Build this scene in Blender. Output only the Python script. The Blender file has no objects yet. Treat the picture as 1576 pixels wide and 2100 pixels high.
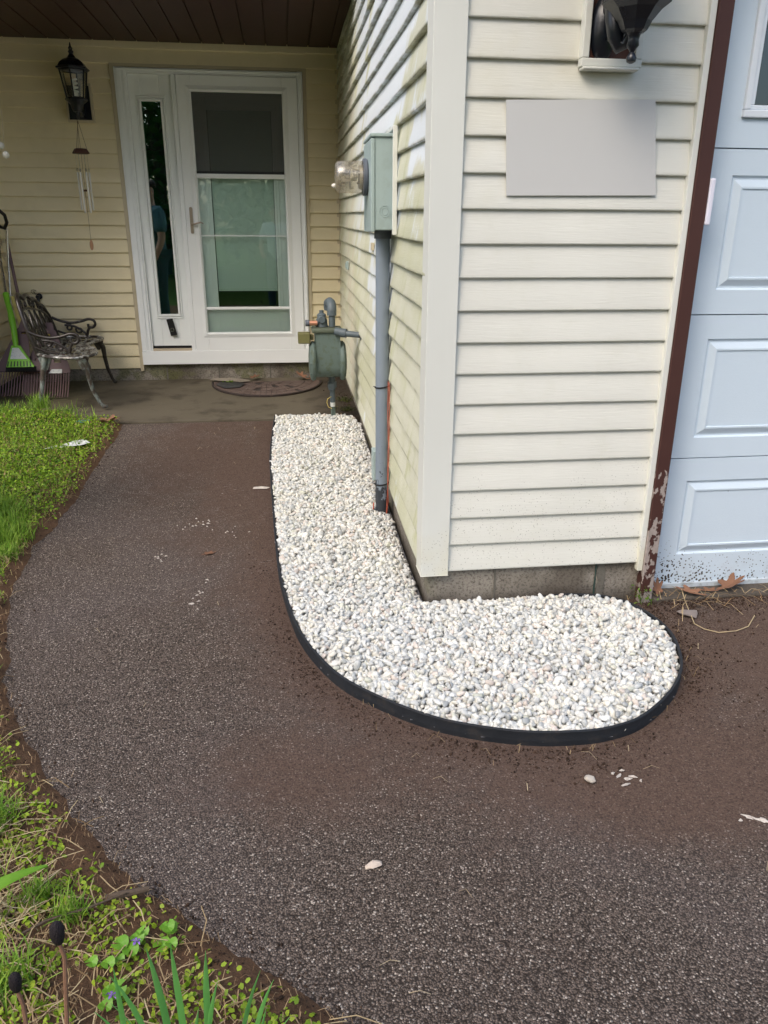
import bpy, math, random
import numpy as np
from mathutils import Vector, Matrix, noise as mnoise

# ------------------------------------------------------------------ camera, world, sun, exposure
scene = bpy.context.scene
COL = scene.collection
CAM = Vector((-0.4627, -2.4646, 1.3056))
YAW, PITCH, ROLL, FPX = 0.1253, -0.3522, 0.0048, 1555.03
F = Vector((math.sin(YAW)*math.cos(PITCH), math.cos(YAW)*math.cos(PITCH), math.sin(PITCH)))
R0 = Vector((math.cos(YAW), -math.sin(YAW), 0)); U0 = R0.cross(F)
RR = R0*math.cos(ROLL)+U0*math.sin(ROLL); UU = -R0*math.sin(ROLL)+U0*math.cos(ROLL)
cd = bpy.data.cameras.new("camera"); cam = bpy.data.objects.new("camera", cd); COL.objects.link(cam)
cd.sensor_fit = 'HORIZONTAL'; cd.sensor_width = 36.0; cd.lens = 36.0*FPX/1576.0
cd.clip_start = 0.02; cd.clip_end = 600
cam.matrix_world = Matrix(((RR.x, UU.x, -F.x, CAM.x), (RR.y, UU.y, -F.y, CAM.y), (RR.z, UU.z, -F.z, CAM.z), (0, 0, 0, 1)))
scene.camera = cam

SUN_EL = math.radians(46); SUN_AZ = math.radians(224)      # compass direction the light comes from (clockwise from +y)
world = bpy.data.worlds.new("World"); scene.world = world; world.use_nodes = True
wn = world.node_tree; wn.nodes.clear()
wo = wn.nodes.new("ShaderNodeOutputWorld"); bg = wn.nodes.new("ShaderNodeBackground"); sky = wn.nodes.new("ShaderNodeTexSky")
sky.sky_type = 'NISHITA'; sky.sun_disc = False; sky.sun_elevation = SUN_EL; sky.sun_rotation = SUN_AZ
sky.air_density = 1.0; sky.dust_density = 3.6; sky.ozone_density = 0.8
bg.inputs[1].default_value = 0.15
wn.links.new(sky.outputs[0], bg.inputs[0]); wn.links.new(bg.outputs[0], wo.inputs[0])
sd = bpy.data.lights.new("sun", 'SUN'); sun = bpy.data.objects.new("sun", sd); COL.objects.link(sun)
sd.energy = 0.55; sd.angle = math.radians(42); sd.color = (1.0, 0.97, 0.91)
dirv = Vector((math.sin(SUN_AZ)*math.cos(SUN_EL), math.cos(SUN_AZ)*math.cos(SUN_EL), math.sin(SUN_EL)))
sun.rotation_euler = dirv.to_track_quat('Z', 'Y').to_euler(); sun.location = (-6, -4, 8)
scene.view_settings.view_transform = 'Standard'; scene.view_settings.look = 'None'
scene.view_settings.exposure = 1.14; scene.view_settings.gamma = 1.0

# ------------------------------------------------------------------ helpers
rnd = random.Random(7); rng = np.random.default_rng(11)
D = 4.1167; S = 0.1016; LX = -2.651; CEIL = 2.618

def hgt(y):
    t = y-0.5
    return 0.025*(t+math.sqrt(t*t+0.02))
def hgt_np(y):
    t = y-0.5
    return 0.025*(t+np.sqrt(t*t+0.02))

class MB:
    def __init__(s): s.v = []; s.f = []; s.m = []
    def add(s, vs, fs, mi=0):
        o = len(s.v); s.v += [tuple(v) for v in vs]
        for f in fs: s.f.append([i+o for i in f]); s.m.append(mi)
        return s
    def box(s, x0, x1, y0, y1, z0, z1, mi=0):
        v = [(x0,y0,z0),(x1,y0,z0),(x1,y1,z0),(x0,y1,z0),(x0,y0,z1),(x1,y0,z1),(x1,y1,z1),(x0,y1,z1)]
        return s.add(v, [(3,2,1,0),(4,5,6,7),(0,1,5,4),(1,2,6,5),(2,3,7,6),(3,0,4,7)], mi)
    def prism(s, poly, fn, a, b, mi=0):
        """poly: 2D points; fn(u,v,w)->3D; extruded w from a to b"""
        n = len(poly); v = [fn(p[0], p[1], a) for p in poly]+[fn(p[0], p[1], b) for p in poly]
        fs = [tuple(range(n)), tuple(range(2*n-1, n-1, -1))]+[(i, (i+1) % n+0, (i+1) % n+n, i+n) for i in range(n)]
        return s.add(v, fs, mi)
    def tube(s, pts, r, n=8, mi=0, cap=True, closed=False, flat=1.0):
        P = [Vector(p) for p in pts]; k = len(P)
        if not hasattr(r, '__len__'): r = [r]*k
        up = None; rings = []
        for i in range(k):
            if closed: t = P[(i+1) % k]-P[i-1]
            else: t = P[min(i+1, k-1)]-P[max(i-1, 0)]
            t = t.normalized() if t.length > 1e-9 else Vector((0, 0, 1))
            if up is None:
                up = Vector((0, 0, 1)) if abs(t.z) < 0.9 else Vector((1, 0, 0))
            a = up-t*up.dot(t); a = a.normalized() if a.length > 1e-6 else t.orthogonal().normalized()
            up = a; b = t.cross(a)
            rings.append([P[i]+(a*math.cos(2*math.pi*j/n)*flat+b*math.sin(2*math.pi*j/n))*r[i] for j in range(n)])
        v = [q for ring in rings for q in ring]; fs = []
        for i in range(k if closed else k-1):
            i2 = (i+1) % k
            for j in range(n):
                fs.append((i*n+j, i*n+(j+1) % n, i2*n+(j+1) % n, i2*n+j))
        if cap and not closed: fs.append(tuple(range(n-1, -1, -1))); fs.append(tuple((k-1)*n+j for j in range(n)))
        return s.add(v, fs, mi)
    def lathe(s, prof, c, n=16, ax='z', mi=0, rot=0.0):
        v = []; c = Vector(c)
        for r, z in prof:
            for j in range(n):
                a = 2*math.pi*j/n+rot; p, q = r*math.cos(a), r*math.sin(a)
                v.append(c+(Vector((p, q, z)) if ax == 'z' else Vector((z, p, q)) if ax == 'x' else Vector((p, z, q))))
        fs = []; k = len(prof)
        for i in range(k-1):
            for j in range(n): fs.append((i*n+j, i*n+(j+1) % n, (i+1)*n+(j+1) % n, (i+1)*n+j))
        fs.append(tuple(range(n-1, -1, -1))); fs.append(tuple((k-1)*n+j for j in range(n)))
        return s.add(v, fs, mi)
    def build(s, name, mats, parent=None, origin=None, smooth=False, bevel=0.0, ang=40):
        me = bpy.data.meshes.new(name)
        o = bpy.data.objects.new(name, me); COL.objects.link(o)
        if parent is not None: base = wloc(parent); o.parent = parent; off = base
        else:
            off = Vector(origin) if origin is not None else Vector((0, 0, 0)); o.location = off
        me.from_pydata([(v[0]-off.x, v[1]-off.y, v[2]-off.z) for v in s.v], [], s.f)
        for m in (mats if isinstance(mats, (list, tuple)) else [mats]): me.materials.append(m)
        if any(s.m): me.polygons.foreach_set("material_index", s.m)
        if smooth:
            me.polygons.foreach_set("use_smooth", [True]*len(s.f)); me.set_sharp_from_angle(angle=math.radians(ang))
        me.update()
        if bevel:
            b = o.modifiers.new("bevel", 'BEVEL'); b.width = bevel; b.segments = 2; b.limit_method = 'ANGLE'
        return o
def wloc(o):
    v = Vector((0, 0, 0))
    while o is not None: v = v+o.location; o = o.parent
    return v
def tag(o, label=None, cat=None, group=None, kind=None):
    for k, v in (('label', label), ('category', cat), ('group', group), ('kind', kind)):
        if v: o[k] = v
    return o
def thing(name, label, cat, loc, group=None):
    o = bpy.data.objects.new(name, None); COL.objects.link(o); o.location = loc; o.empty_display_size = 0.05
    return tag(o, label, cat, group)
def np_mesh(name, verts, faces_flat, counts, mat, cols=None, smooth=False, origin=(0, 0, 0)):
    me = bpy.data.meshes.new(name); nv = len(verts); nf = len(counts)
    me.vertices.add(nv); me.vertices.foreach_set("co", (verts-np.array(origin)).astype(np.float32).ravel())
    me.loops.add(len(faces_flat)); me.loops.foreach_set("vertex_index", faces_flat.astype(np.int32))
    me.polygons.add(nf); st = np.concatenate([[0], np.cumsum(counts)[:-1]]).astype(np.int32)
    me.polygons.foreach_set("loop_start", st); me.polygons.foreach_set("loop_total", counts.astype(np.int32))
    if smooth: me.polygons.foreach_set("use_smooth", np.ones(nf, dtype=bool))
    me.update(calc_edges=True)
    if cols is not None:
        a = me.color_attributes.new("Col", 'FLOAT_COLOR', 'POINT')
        c = np.ones((nv, 4), dtype=np.float32); c[:, :3] = cols; a.data.foreach_set("color", c.ravel())
    me.materials.append(mat)
    o = bpy.data.objects.new(name, me); o.location = origin; COL.objects.link(o); return o

# ------------------------------------------------------------------ material helpers
class NT:
    def __init__(s, name):
        s.mat = bpy.data.materials.new(name); s.mat.use_nodes = True; s.t = s.mat.node_tree; s.t.nodes.clear()
        s.out = s.t.nodes.new("ShaderNodeOutputMaterial"); s.geo = s.t.nodes.new("ShaderNodeNewGeometry")
        s.pos = s.geo.outputs['Position']
    def n(s, typ, **kw):
        x = s.t.nodes.new(typ)
        for k, v in kw.items(): setattr(x, k, v)
        return x
    def put(s, sock, v):
        if isinstance(v, bpy.types.NodeSocket): s.t.links.new(v, sock)
        elif isinstance(v, (tuple, list)) and len(v) == 3 and sock.type == 'RGBA': sock.default_value = (*v, 1)
        else: sock.default_value = v
    def vec(s, scale=(1, 1, 1), src=None, loc=(0, 0, 0), rot=(0, 0, 0)):
        m = s.n("ShaderNodeMapping"); s.put(m.inputs[0], src or s.pos); m.inputs['Scale'].default_value = scale
        m.inputs['Location'].default_value = loc; m.inputs['Rotation'].default_value = rot; return m.outputs[0]
    def noise(s, scale, detail=4, rough=0.55, vec=None, dist=0.0):
        x = s.n("ShaderNodeTexNoise"); s.put(x.inputs['Vector'], vec or s.pos); x.inputs['Scale'].default_value = scale
        x.inputs['Detail'].default_value = detail; x.inputs['Roughness'].default_value = rough; x.inputs['Distortion'].default_value = dist
        return x.outputs['Fac']
    def voro(s, scale, vec=None, feature='F1', out='Distance', rnd=1.0):
        x = s.n("ShaderNodeTexVoronoi", feature=feature); s.put(x.inputs['Vector'], vec or s.pos); x.inputs['Scale'].default_value = scale
        x.inputs['Randomness'].default_value = rnd
        return x.outputs[out]
    def rng(s, v, a, b, c=0.0, d=1.0, smooth=True):
        x = s.n("ShaderNodeMapRange", interpolation_type='SMOOTHSTEP' if smooth else 'LINEAR'); s.put(x.inputs[0], v)
        for i, q in enumerate((a, b, c, d)): x.inputs[i+1].default_value = q
        return x.outputs[0]
    def math(s, op, a, b=0.0, clamp=False):
        x = s.n("ShaderNodeMath", operation=op, use_clamp=clamp); s.put(x.inputs[0], a); s.put(x.inputs[1], b); return x.outputs[0]
    def mix(s, f, a, b, mode='MIX'):
        x = s.n("ShaderNodeMix", data_type='RGBA', blend_type=mode); s.put(x.inputs[0], f); s.put(x.inputs[6], a); s.put(x.inputs[7], b); return x.outputs[2]
    def xyz(s, i):
        if not hasattr(s, '_sep'): s._sep = s.n("ShaderNodeSeparateXYZ"); s.put(s._sep.inputs[0], s.pos)
        return s._sep.outputs[i]
    def attr(s, name, out='Color'):
        a = s.n("ShaderNodeAttribute"); a.attribute_name = name; return a.outputs[out]
    def bump(s, h, strength=0.3, dist=0.01, normal=None):
        b = s.n("ShaderNodeBump"); s.put(b.inputs['Height'], h); b.inputs['Strength'].default_value = strength; b.inputs['Distance'].default_value = dist
        if normal is not None: s.put(b.inputs['Normal'], normal)
        return b.outputs[0]
    def done(s, col, rough=0.6, metal=0.0, normal=None, spec=0.5, sub=0.0, extra=None):
        p = s.n("ShaderNodeBsdfPrincipled"); s.put(p.inputs['Base Color'], col); s.put(p.inputs['Roughness'], rough); s.put(p.inputs['Metallic'], metal)
        p.inputs['Specular IOR Level'].default_value = spec
        if normal is not None: s.put(p.inputs['Normal'], normal)
        if extra:
            for k, v in extra.items(): s.put(p.inputs[k], v)
        s.t.links.new(p.outputs[0], s.out.inputs[0]); return s.mat

ZF_ = .1584
def siding_mat(name, base, kind):
    t = NT(name)
    big = t.noise(1.3, 3); fine = t.noise(9, 5, 0.6)
    col = t.mix(t.rng(big, .3, .7), tuple(c*0.95 for c in base), tuple(min(1, c*1.04) for c in base))
    col = t.mix(t.math('MULTIPLY', t.rng(fine, .5, .75), .25), col, tuple(c*f for c, f in zip(base, (.86, .86, .78))))
    z = t.xyz(2); y = t.xyz(1)
    if kind == 'side':
        # algae: broad yellow-green areas; bleached: pale, ragged-edged patches
        al = t.rng(t.noise(1.7, 4, .6, t.vec((1, 1, 1.6))), .42, .62)
        col = t.mix(t.math('MULTIPLY', al, .55), col, (.48, .49, .31))
        ndr = t.rng(t.noise(5.5, 5, .65, t.vec((1, 1.6, .55))), .55, .7)
        col = t.mix(t.math('MULTIPLY', ndr, .5), col, (.38, .40, .15))
        # bleached patches, edges brushed along the grain
        bl = t.noise(2.1, 2, .5, t.vec((1, 1.0, .9), loc=(3.1, .9, .3)))
        jag = t.noise(34, 3, .7, t.vec((1, 1.0, .22)))
        v = t.math('ADD', bl, t.math('MULTIPLY', t.math('SUBTRACT', jag, .5), .16))
        up = t.rng(z, 1.0, 1.65, -.16, .07)
        v = t.math('ADD', v, up)
        m = t.rng(v, .455, .515)
        deep = t.rng(y, 2.0, 3.1, 1, .1)
        m = t.math('MULTIPLY', m, deep)
        col = t.mix(t.math('MULTIPLY', m, .95), col, (.68, .73, .77))
        # old tan run marks near the inner corner
        rn = t.math('MULTIPLY', t.rng(t.noise(3.2, 3, .5, t.vec((1, 1, .25), loc=(0, 7, 0))), .5, .6), t.rng(y, 2.3, 3.3))
        col = t.mix(t.math('MULTIPLY', rn, .5), col, (.55, .47, .36))
    if kind in ('side', 'front'):
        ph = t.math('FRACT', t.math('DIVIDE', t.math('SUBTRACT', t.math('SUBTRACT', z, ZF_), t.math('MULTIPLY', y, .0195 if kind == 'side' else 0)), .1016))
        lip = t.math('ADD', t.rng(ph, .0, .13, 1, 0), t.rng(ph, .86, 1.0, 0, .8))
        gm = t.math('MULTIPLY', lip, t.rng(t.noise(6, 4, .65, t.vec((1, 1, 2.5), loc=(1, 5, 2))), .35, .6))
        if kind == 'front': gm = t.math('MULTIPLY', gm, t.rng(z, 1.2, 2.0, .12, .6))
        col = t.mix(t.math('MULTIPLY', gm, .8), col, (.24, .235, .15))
    if kind == 'front':
        gr = t.rng(t.noise(1.9, 4, .6, t.vec((1, 1, 1), loc=(4, 2, 0))), .45, .72)
        gr = t.math('MULTIPLY', gr, t.rng(z, .9, 1.9))
        col = t.mix(t.math('MULTIPLY', gr, .35), col, (.55, .50, .33))
    if kind == 'back':
        gr = t.rng(t.noise(2.6, 4, .6), .5, .72)
        col = t.mix(t.math('MULTIPLY', gr, .3), col, tuple(c*.72 for c in base))
        dark = t.math('MULTIPLY', t.rng(t.voro(14, t.vec((1, 1, 2))), .0, .1, 1, 0), t.rng(t.noise(2.2, 2, .5, t.vec(loc=(9, 1, 4))), .6, .7))
        col = t.mix(t.math('MULTIPLY', dark, .35), col, (.2, .17, .11))
    # mildew specks and splashed dirt (denser near the ground)
    sp = t.rng(t.voro(105), .0, .24, 1, 0)
    low = t.rng(z, .12, .80, .44, -.12)
    msk = t.rng(t.math('ADD', t.noise(7, 3), low), .58, .74)
    if kind == 'side': msk = t.math('MULTIPLY', msk, .8)
    col = t.mix(t.math('MULTIPLY', t.math('MULTIPLY', sp, msk), .85), col, (.07, .06, .045))
    stretch = (4, 1, 60) if kind != 'side' else (1, 4, 60)
    grain = t.noise(3.2, 5, .6, t.vec(stretch))
    nrm = t.bump(grain, .28, .004)
    nrm = t.bump(t.noise(2.3, 2, .5), .18, .03, nrm)
    return t.done(col, t.rng(grain, .3, .7, .5, .62), normal=nrm, spec=.32)

def paint(name, col, rough=.4, var=.06, bump=.05, spec=.4, metal=0, scale=20, dirt=0.0, dirtcol=(.08, .07, .05)):
    t = NT(name)
    a = tuple(max(0, c*(1-var)) for c in col); b = tuple(min(1, c*(1+var)) for c in col)
    c = t.mix(t.noise(scale*.25, 4), a, b)
    if dirt: c = t.mix(t.math('MULTIPLY', t.rng(t.noise(scale, 5, .65), .5, .68), dirt), c, dirtcol)
    return t.done(c, t.rng(t.noise(scale, 3), .3, .7, rough*.9, min(1, rough*1.15)), metal, t.bump(t.noise(scale*4, 3), bump, .004), spec)

M = {}
M['front'] = siding_mat("siding_cream", (.665, .668, .61), 'front')
M['side'] = siding_mat("siding_weathered", (.60, .605, .49), 'side')
M['back'] = siding_mat("siding_tan", (.74, .65, .43), 'back')
def trim_mat():
    t = NT("trim_vinyl"); z = t.xyz(2)
    col = t.mix(t.noise(2, 3), (.63, .645, .60), (.68, .695, .65))
    sp = t.rng(t.voro(110), .0, .24, 1, 0); msk = t.rng(t.math('ADD', t.noise(9, 3), t.rng(z, .05, .6, .42, -.15)), .66, .78)
    col = t.mix(t.math('MULTIPLY', sp, msk), col, (.06, .05, .035))
    yl = t.math('MULTIPLY', t.rng(t.noise(4, 3), .4, .6), t.rng(z, .1, .5, 1, 0))
    col = t.mix(t.math('MULTIPLY', yl, .4), col, (.6, .55, .34))
    return t.done(col, .45, normal=t.bump(t.noise(3, 3), .1, .02), spec=.35)
M['trim'] = trim_mat()
M['tantrim'] = paint("trim_tan", (.52, .45, .31), .5)
M['white'] = paint("white_frame", (.84, .865, .86), .38, .03, .03)
M['whitedoor'] = paint("white_door", (.83, .86, .84), .42, .03, .04)
def brown_trim():
    t = NT("brown_trim"); z = t.xyz(2)
    col = t.mix(t.noise(6, 4), (.050, .020, .016), (.072, .031, .025))
    pe = t.math('ADD', t.noise(26, 5, .6, t.vec((1, 1, .5))), t.rng(z, .1, 1.1, .10, -.16))
    msk = t.rng(pe, .585, .60)
    col = t.mix(msk, col, t.mix(t.noise(60, 3), (.22, .19, .17), (.42, .36, .33)))
    return t.done(col, .55, normal=t.bump(t.math('MULTIPLY', msk, -1), .5, .002, t.bump(t.noise(90, 3), .1, .002)), spec=.3)
M['brown'] = brown_trim()
M['brownplate'] = paint("brown_plate", (.075, .028, .018), .6, .2, .2)
def ceil_mat():
    t = NT("ceiling_brown"); col = t.mix(t.noise(3, 4), (.042, .017, .013), (.060, .027, .021))
    d = t.rng(t.voro(30), .0, .06, 1, 0)
    col = t.mix(t.math('MULTIPLY', d, t.rng(t.noise(2, 2), .5, .6)), col, (.2, .19, .17))
    return t.done(col, .5, normal=t.bump(t.noise(40, 4, .6, t.vec((5, .6, 1))), .15, .003), spec=.3)
M['ceiling'] = ceil_mat()
def garage_mat():
    t = NT("garage_steel"); z = t.xyz(2); x = t.xyz(0)
    col = t.mix(t.noise(1.4, 3), (.55, .655, .745), (.59, .69, .775))
    grain = t.noise(5, 5, .65, t.vec((9, 1, 70)), 1.2)
    # mud splashed up from the ground, thick at the left corner
    fld = t.math('ADD', t.rng(z, .02, .36, .46, -.2, False), t.rng(x, .85, 1.5, .14, -.07, False))
    sp = t.voro(95, t.vec((1, 0, 1))); thr = t.math('MULTIPLY', t.math('SUBTRACT', t.math('ADD', fld, t.math('MULTIPLY', t.noise(14, 3), .5)), .38), 1.1)
    m = t.rng(t.math('SUBTRACT', thr, sp), -.03, .04)
    col = t.mix(m, col, (.035, .028, .022))
    film = t.math('MULTIPLY', t.rng(z, .0, .16, .4, 0), t.rng(t.noise(11, 4), .35, .7))
    col = t.mix(film, col, (.25, .22, .18))
    far = t.math('MULTIPLY', t.rng(t.voro(13, t.vec((1, 0, 1), loc=(.3, 0, .1))), .0, .055, 1, 0), t.rng(z, .2, .7, 1, 0))
    col = t.mix(far, col, (.03, .03, .03))
    return t.done(col, .48, normal=t.bump(grain, .22, .0035), spec=.4)
M['garage'] = garage_mat()
def block_mat():
    t = NT("concrete_block"); z = t.xyz(2)
    col = t.mix(t.noise(5, 6, .65), (.19, .17, .145), (.36, .33, .28))
    col = t.mix(t.math('MULTIPLY', t.rng(t.noise(3, 4, .6), .48, .66), .65), col, (.07, .055, .04))
    # damp soil line at the foot and green algae
    col = t.mix(t.rng(t.math('ADD', z, t.math('MULTIPLY', t.noise(12, 4), .1)), .05, .14, .75, 0), col, (.035, .026, .019))
    al = t.math('MULTIPLY', t.rng(t.noise(4, 4, .6, t.vec(loc=(2, 1, 0))), .5, .62), t.rng(t.xyz(0), -.05, .07, 1, 0))
    col = t.mix(t.math('MULTIPLY', al, .6), col, (.11, .12, .03))
    pits = t.rng(t.voro(120), .0, .22, 0, 1)
    col = t.mix(t.math('MULTIPLY', t.math('SUBTRACT', 1, pits), .6), col, (.03, .026, .02))
    col = t.mix(t.rng(t.noise(95, 4, .75), .47, .64, 0, .7), col, (.05, .042, .034))
    col = t.mix(t.rng(t.voro(230), .0, .16, .6, 0), col, (.42, .39, .34))
    h = t.math('ADD', t.noise(60, 5, .7), t.math('MULTIPLY', pits, .3))
    return t.done(col, .92, normal=t.bump(h, .6, .006), spec=.2)
M['block'] = block_mat()
M['mortar'] = paint("mortar", (.14, .13, .11), .95, .25, .5, .2, scale=60, dirt=.5)
def slab_mat():
    t = NT("porch_concrete"); x = t.xyz(0); y = t.xyz(1)
    col = t.mix(t.noise(2.2, 6, .62), (.068, .057, .038), (.125, .108, .078))
    col = t.mix(t.math('MULTIPLY', t.rng(t.noise(5, 5, .6, t.vec(loc=(5, 0, 0))), .48, .7), .7), col, (.036, .029, .020))
    pale = t.math('MULTIPLY', t.rng(y, 3.6, 4.15, 0, 1), t.rng(t.noise(3.3, 4), .42, .6))
    col = t.mix(t.math('MULTIPLY', pale, .6), col, (.20, .175, .13))
    col = t.mix(t.math('MULTIPLY', t.rng(x, -1.8, -2.5), .45), col, (.10, .10, .035))
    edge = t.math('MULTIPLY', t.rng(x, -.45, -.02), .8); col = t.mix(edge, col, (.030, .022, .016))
    sp = t.rng(t.voro(220), .0, .3, 1, 0); col = t.mix(t.math('MULTIPLY', sp, .3), col, (.25, .23, .19))
    return t.done(col, .9, normal=t.bump(t.noise(90, 4, .7), .35, .004), spec=.25)
M['slab'] = slab_mat()
def asphalt_mat():
    t = NT("asphalt"); dirt = t.attr("dirt", 'Fac')
    w = t.n("ShaderNodeVectorMath", operation='ADD'); nz = t.n("ShaderNodeTexNoise"); nz.inputs['Scale'].default_value = 60
    t.put(nz.inputs['Vector'], t.pos); sc = t.n("ShaderNodeVectorMath", operation='SCALE'); t.put(sc.inputs[0], nz.outputs['Color']); sc.inputs['Scale'].default_value = .006
    t.put(w.inputs[0], t.pos); t.put(w.inputs[1], sc.outputs[0]); wp = w.outputs[0]
    vc = t.n("ShaderNodeTexVoronoi"); t.put(vc.inputs['Vector'], wp); vc.inputs['Scale'].default_value = 250
    bw = t.n("ShaderNodeSeparateColor"); t.put(bw.inputs[0], vc.outputs['Color']); r, g_, b_ = bw.outputs
    d1 = vc.outputs['Distance']
    base = t.mix(t.rng(r, .0, 1, 0, 1, False), (.064, .047, .036), (.245, .193, .158))
    base = t.mix(t.rng(g_, .88, 1.0, 0, 1), base, (.58, .50, .42))
    base = t.mix(t.rng(d1, .35, .75, 0, .85), base, (.014, .011, .009))
    tone = t.noise(.9, 4, .6); base = t.mix(t.rng(tone, .4, .7, 0, .35), base, t.mix(.5, base, (.18, .153, .155)))
    # brown soil film, thick where the attribute says the bed work spilled it, broken by noise
    n2 = t.math('ADD', t.math('MULTIPLY', t.noise(2.3, 5, .65), .55), t.math('MULTIPLY', t.noise(14, 4, .6), .30))
    n3 = t.math('ADD', n2, t.math('MULTIPLY', r, .14))
    f = t.rng(t.math('ADD', t.math('SUBTRACT', n3, .5), dirt), .22, .68)
    soil = t.mix(t.noise(30, 5, .7), (.062, .038, .028), (.128, .084, .063))
    soil = t.mix(t.rng(t.noise(150, 4, .7), .5, .62, 0, .6), soil, (.022, .013, .009))
    soil = t.mix(t.rng(t.voro(150), .0, .22, .8, 0), soil, (.13, .10, .078))
    col = t.mix(t.math('MULTIPLY', f, .84), base, soil)
    # chalky scuffs
    sc2 = t.math('MULTIPLY', t.rng(t.noise(55, 4, .7, t.vec((1, 2.4, 1))), .60, .66), t.rng(t.noise(1.5, 3, .5, t.vec(loc=(3, 1.7, 0))), .60, .68))
    col = t.mix(t.math('MULTIPLY', sc2, .8), col, (.30, .27, .24))
    h = t.math('MULTIPLY', t.rng(d1, .0, .8, 1, 0), t.rng(f, 0, 1, 1, .25)); h = t.math('ADD', h, t.math('MULTIPLY', t.noise(25, 3), .6))
    nb = t.bump(t.math('ADD', t.noise(160, 4, .7), t.math('MULTIPLY', t.noise(40, 4, .6), 1.2)), .55, .004)
    return t.done(col, t.rng(f, 0, 1, .75, .97), normal=t.bump(h, .75, .0045, nb), spec=.16)
M['asphalt'] = asphalt_mat()
def soil_mat():
    t = NT("soil_bed"); g = t.attr("green", 'Fac')
    col = t.mix(t.noise(14, 6, .7), (.045, .026, .015), (.165, .095, .056))
    fib = t.rng(t.noise(60, 5, .7, t.vec((1, 5, 1), rot=(0, 0, .7)), 2.0), .56, .66)
    col = t.mix(t.math('MULTIPLY', fib, .6), col, (.22, .15, .085))
    gr = t.mix(t.noise(35, 4), (.020, .042, .006), (.07, .13, .018))
    col = t.mix(t.rng(t.math('ADD', t.math('MULTIPLY', t.noise(18, 4), .6), g), .62, .85), col, gr)
    return t.done(col, .95, normal=t.bump(t.noise(45, 6, .75), .9, .012), spec=.15)
M['soil'] = soil_mat()
def grassfar_mat():
    t = NT("far_lawn"); col = t.mix(t.noise(3, 6, .7), (.035, .075, .012), (.09, .15, .028)); return t.done(col, .95, normal=t.bump(t.noise(30, 5), .8, .05), spec=.1)
M['farlawn'] = grassfar_mat()
def vcol_mat(name, rough=.7, spec=.3, var=.25, scale=120, transl=0.0, bump=.2):
    t = NT(name); c = t.attr("Col"); c2 = t.mix(t.math('MULTIPLY', t.noise(scale, 4, .65), var*2), c, t.mix(.5, c, (.02, .02, .015)))
    nb = t.bump(t.noise(scale, 4, .6), bump, .002)
    if not transl: return t.done(c2, rough, normal=nb, spec=spec)
    p = t.n("ShaderNodeBsdfPrincipled"); t.put(p.inputs['Base Color'], c2); p.inputs['Roughness'].default_value = rough; p.inputs['Specular IOR Level'].default_value = spec
    tr = t.n("ShaderNodeBsdfTranslucent"); t.put(tr.inputs[0], c2); mx = t.n("ShaderNodeMixShader"); mx.inputs[0].default_value = transl
    t.t.links.new(p.outputs[0], mx.inputs[1]); t.t.links.new(tr.outputs[0], mx.inputs[2]); t.t.links.new(mx.outputs[0], t.out.inputs[0]); return t.mat
def stone_mat():
    t = NT("marble_pebbles"); c = t.attr("Col")
    vein = t.rng(t.noise(70, 5, .65, dist=1.5), .52, .66)
    col = t.mix(t.math('MULTIPLY', vein, .35), c, (.42, .43, .44))
    return t.done(col, .55, normal=t.bump(t.noise(220, 4, .6), .35, .002), spec=.4)
M['stone'] = stone_mat()
M['leaf'] = vcol_mat("leaf_green", .5, .35, .12, 90, .35)
M['litter'] = vcol_mat("dry_litter", .85, .2, .2, 90, .1)
M['bark'] = paint("bark", (.09, .065, .045), .95, .3, .8, scale=30)
M['edging'] = paint("black_edging", (.009, .012, .017), .75, .3, .12, .5, scale=25, dirt=.35, dirtcol=(.05, .04, .032))
M['blackmetal'] = paint("black_metal", (.006, .008, .013), .30, .4, .08, .5)
M['pvc'] = None
def pvc_mat():
    t = NT("grey_conduit"); z = t.xyz(2)
    col = t.mix(t.noise(8, 4, .6, t.vec((1, 1, .3))), (.165, .205, .255), (.22, .265, .315))
    f = t.math('ADD', t.noise(22, 5, .7, t.vec((1, 1, .8))), t.rng(z, .05, .42, .24, -.22))
    m = t.rng(f, .56, .62); col = t.mix(t.math('MULTIPLY', m, .9), col, (.016, .018, .022))
    sp = t.math('MULTIPLY', t.rng(t.voro(60), 0, .16, 1, 0), t.rng(z, .2, .62, .9, 0))
    col = t.mix(sp, col, (.02, .02, .022)); return t.done(col, .5, normal=t.bump(t.noise(60, 3), .1, .002), spec=.4)
M['pvc'] = pvc_mat()
M['pvcdark'] = paint("dark_collar", (.10, .115, .14), .5, .2, .1)
M['metergrey'] = paint("meter_enamel", (.34, .43, .425), .42, .07, .06, .45, scale=14, dirt=.22, dirtcol=(.2, .24, .2))
M['gasgreen'] = paint("gas_meter_paint", (.10, .138, .124), .55, .15, .25, .35, scale=28, dirt=.55, dirtcol=(.07, .085, .04))
M['gasgrey'] = paint("gas_pipe_paint", (.085, .11, .125), .5, .2, .2, .4, scale=30, dirt=.35, dirtcol=(.05, .06, .06))
M['olive'] = paint("olive_box", (.14, .135, .05), .55, .3, .2, scale=40, dirt=.5)
M['copper'] = paint("copper_cap", (.62, .30, .19), .35, .2, .1, .5, .6)
M['nickel'] = paint("brushed_handle", (.42, .35, .27), .35, .1, .05, .5, .6)
M['steel'] = paint("steel_pole", (.55, .55, .56), .25, .1, .03, .5, 1.0)
M['green'] = paint("lime_plastic", (.19, .48, .03), .4, .12, .05)
M['yellowwood'] = paint("yellow_handle", (.62, .50, .14), .6, .2, .2, scale=30, dirt=.35, dirtcol=(.3, .22, .1))
M['plum'] = paint("plum_plastic", (.135, .085, .088), .5, .14, .08, .35, scale=20, dirt=.25, dirtcol=(.12, .09, .08))
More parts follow.
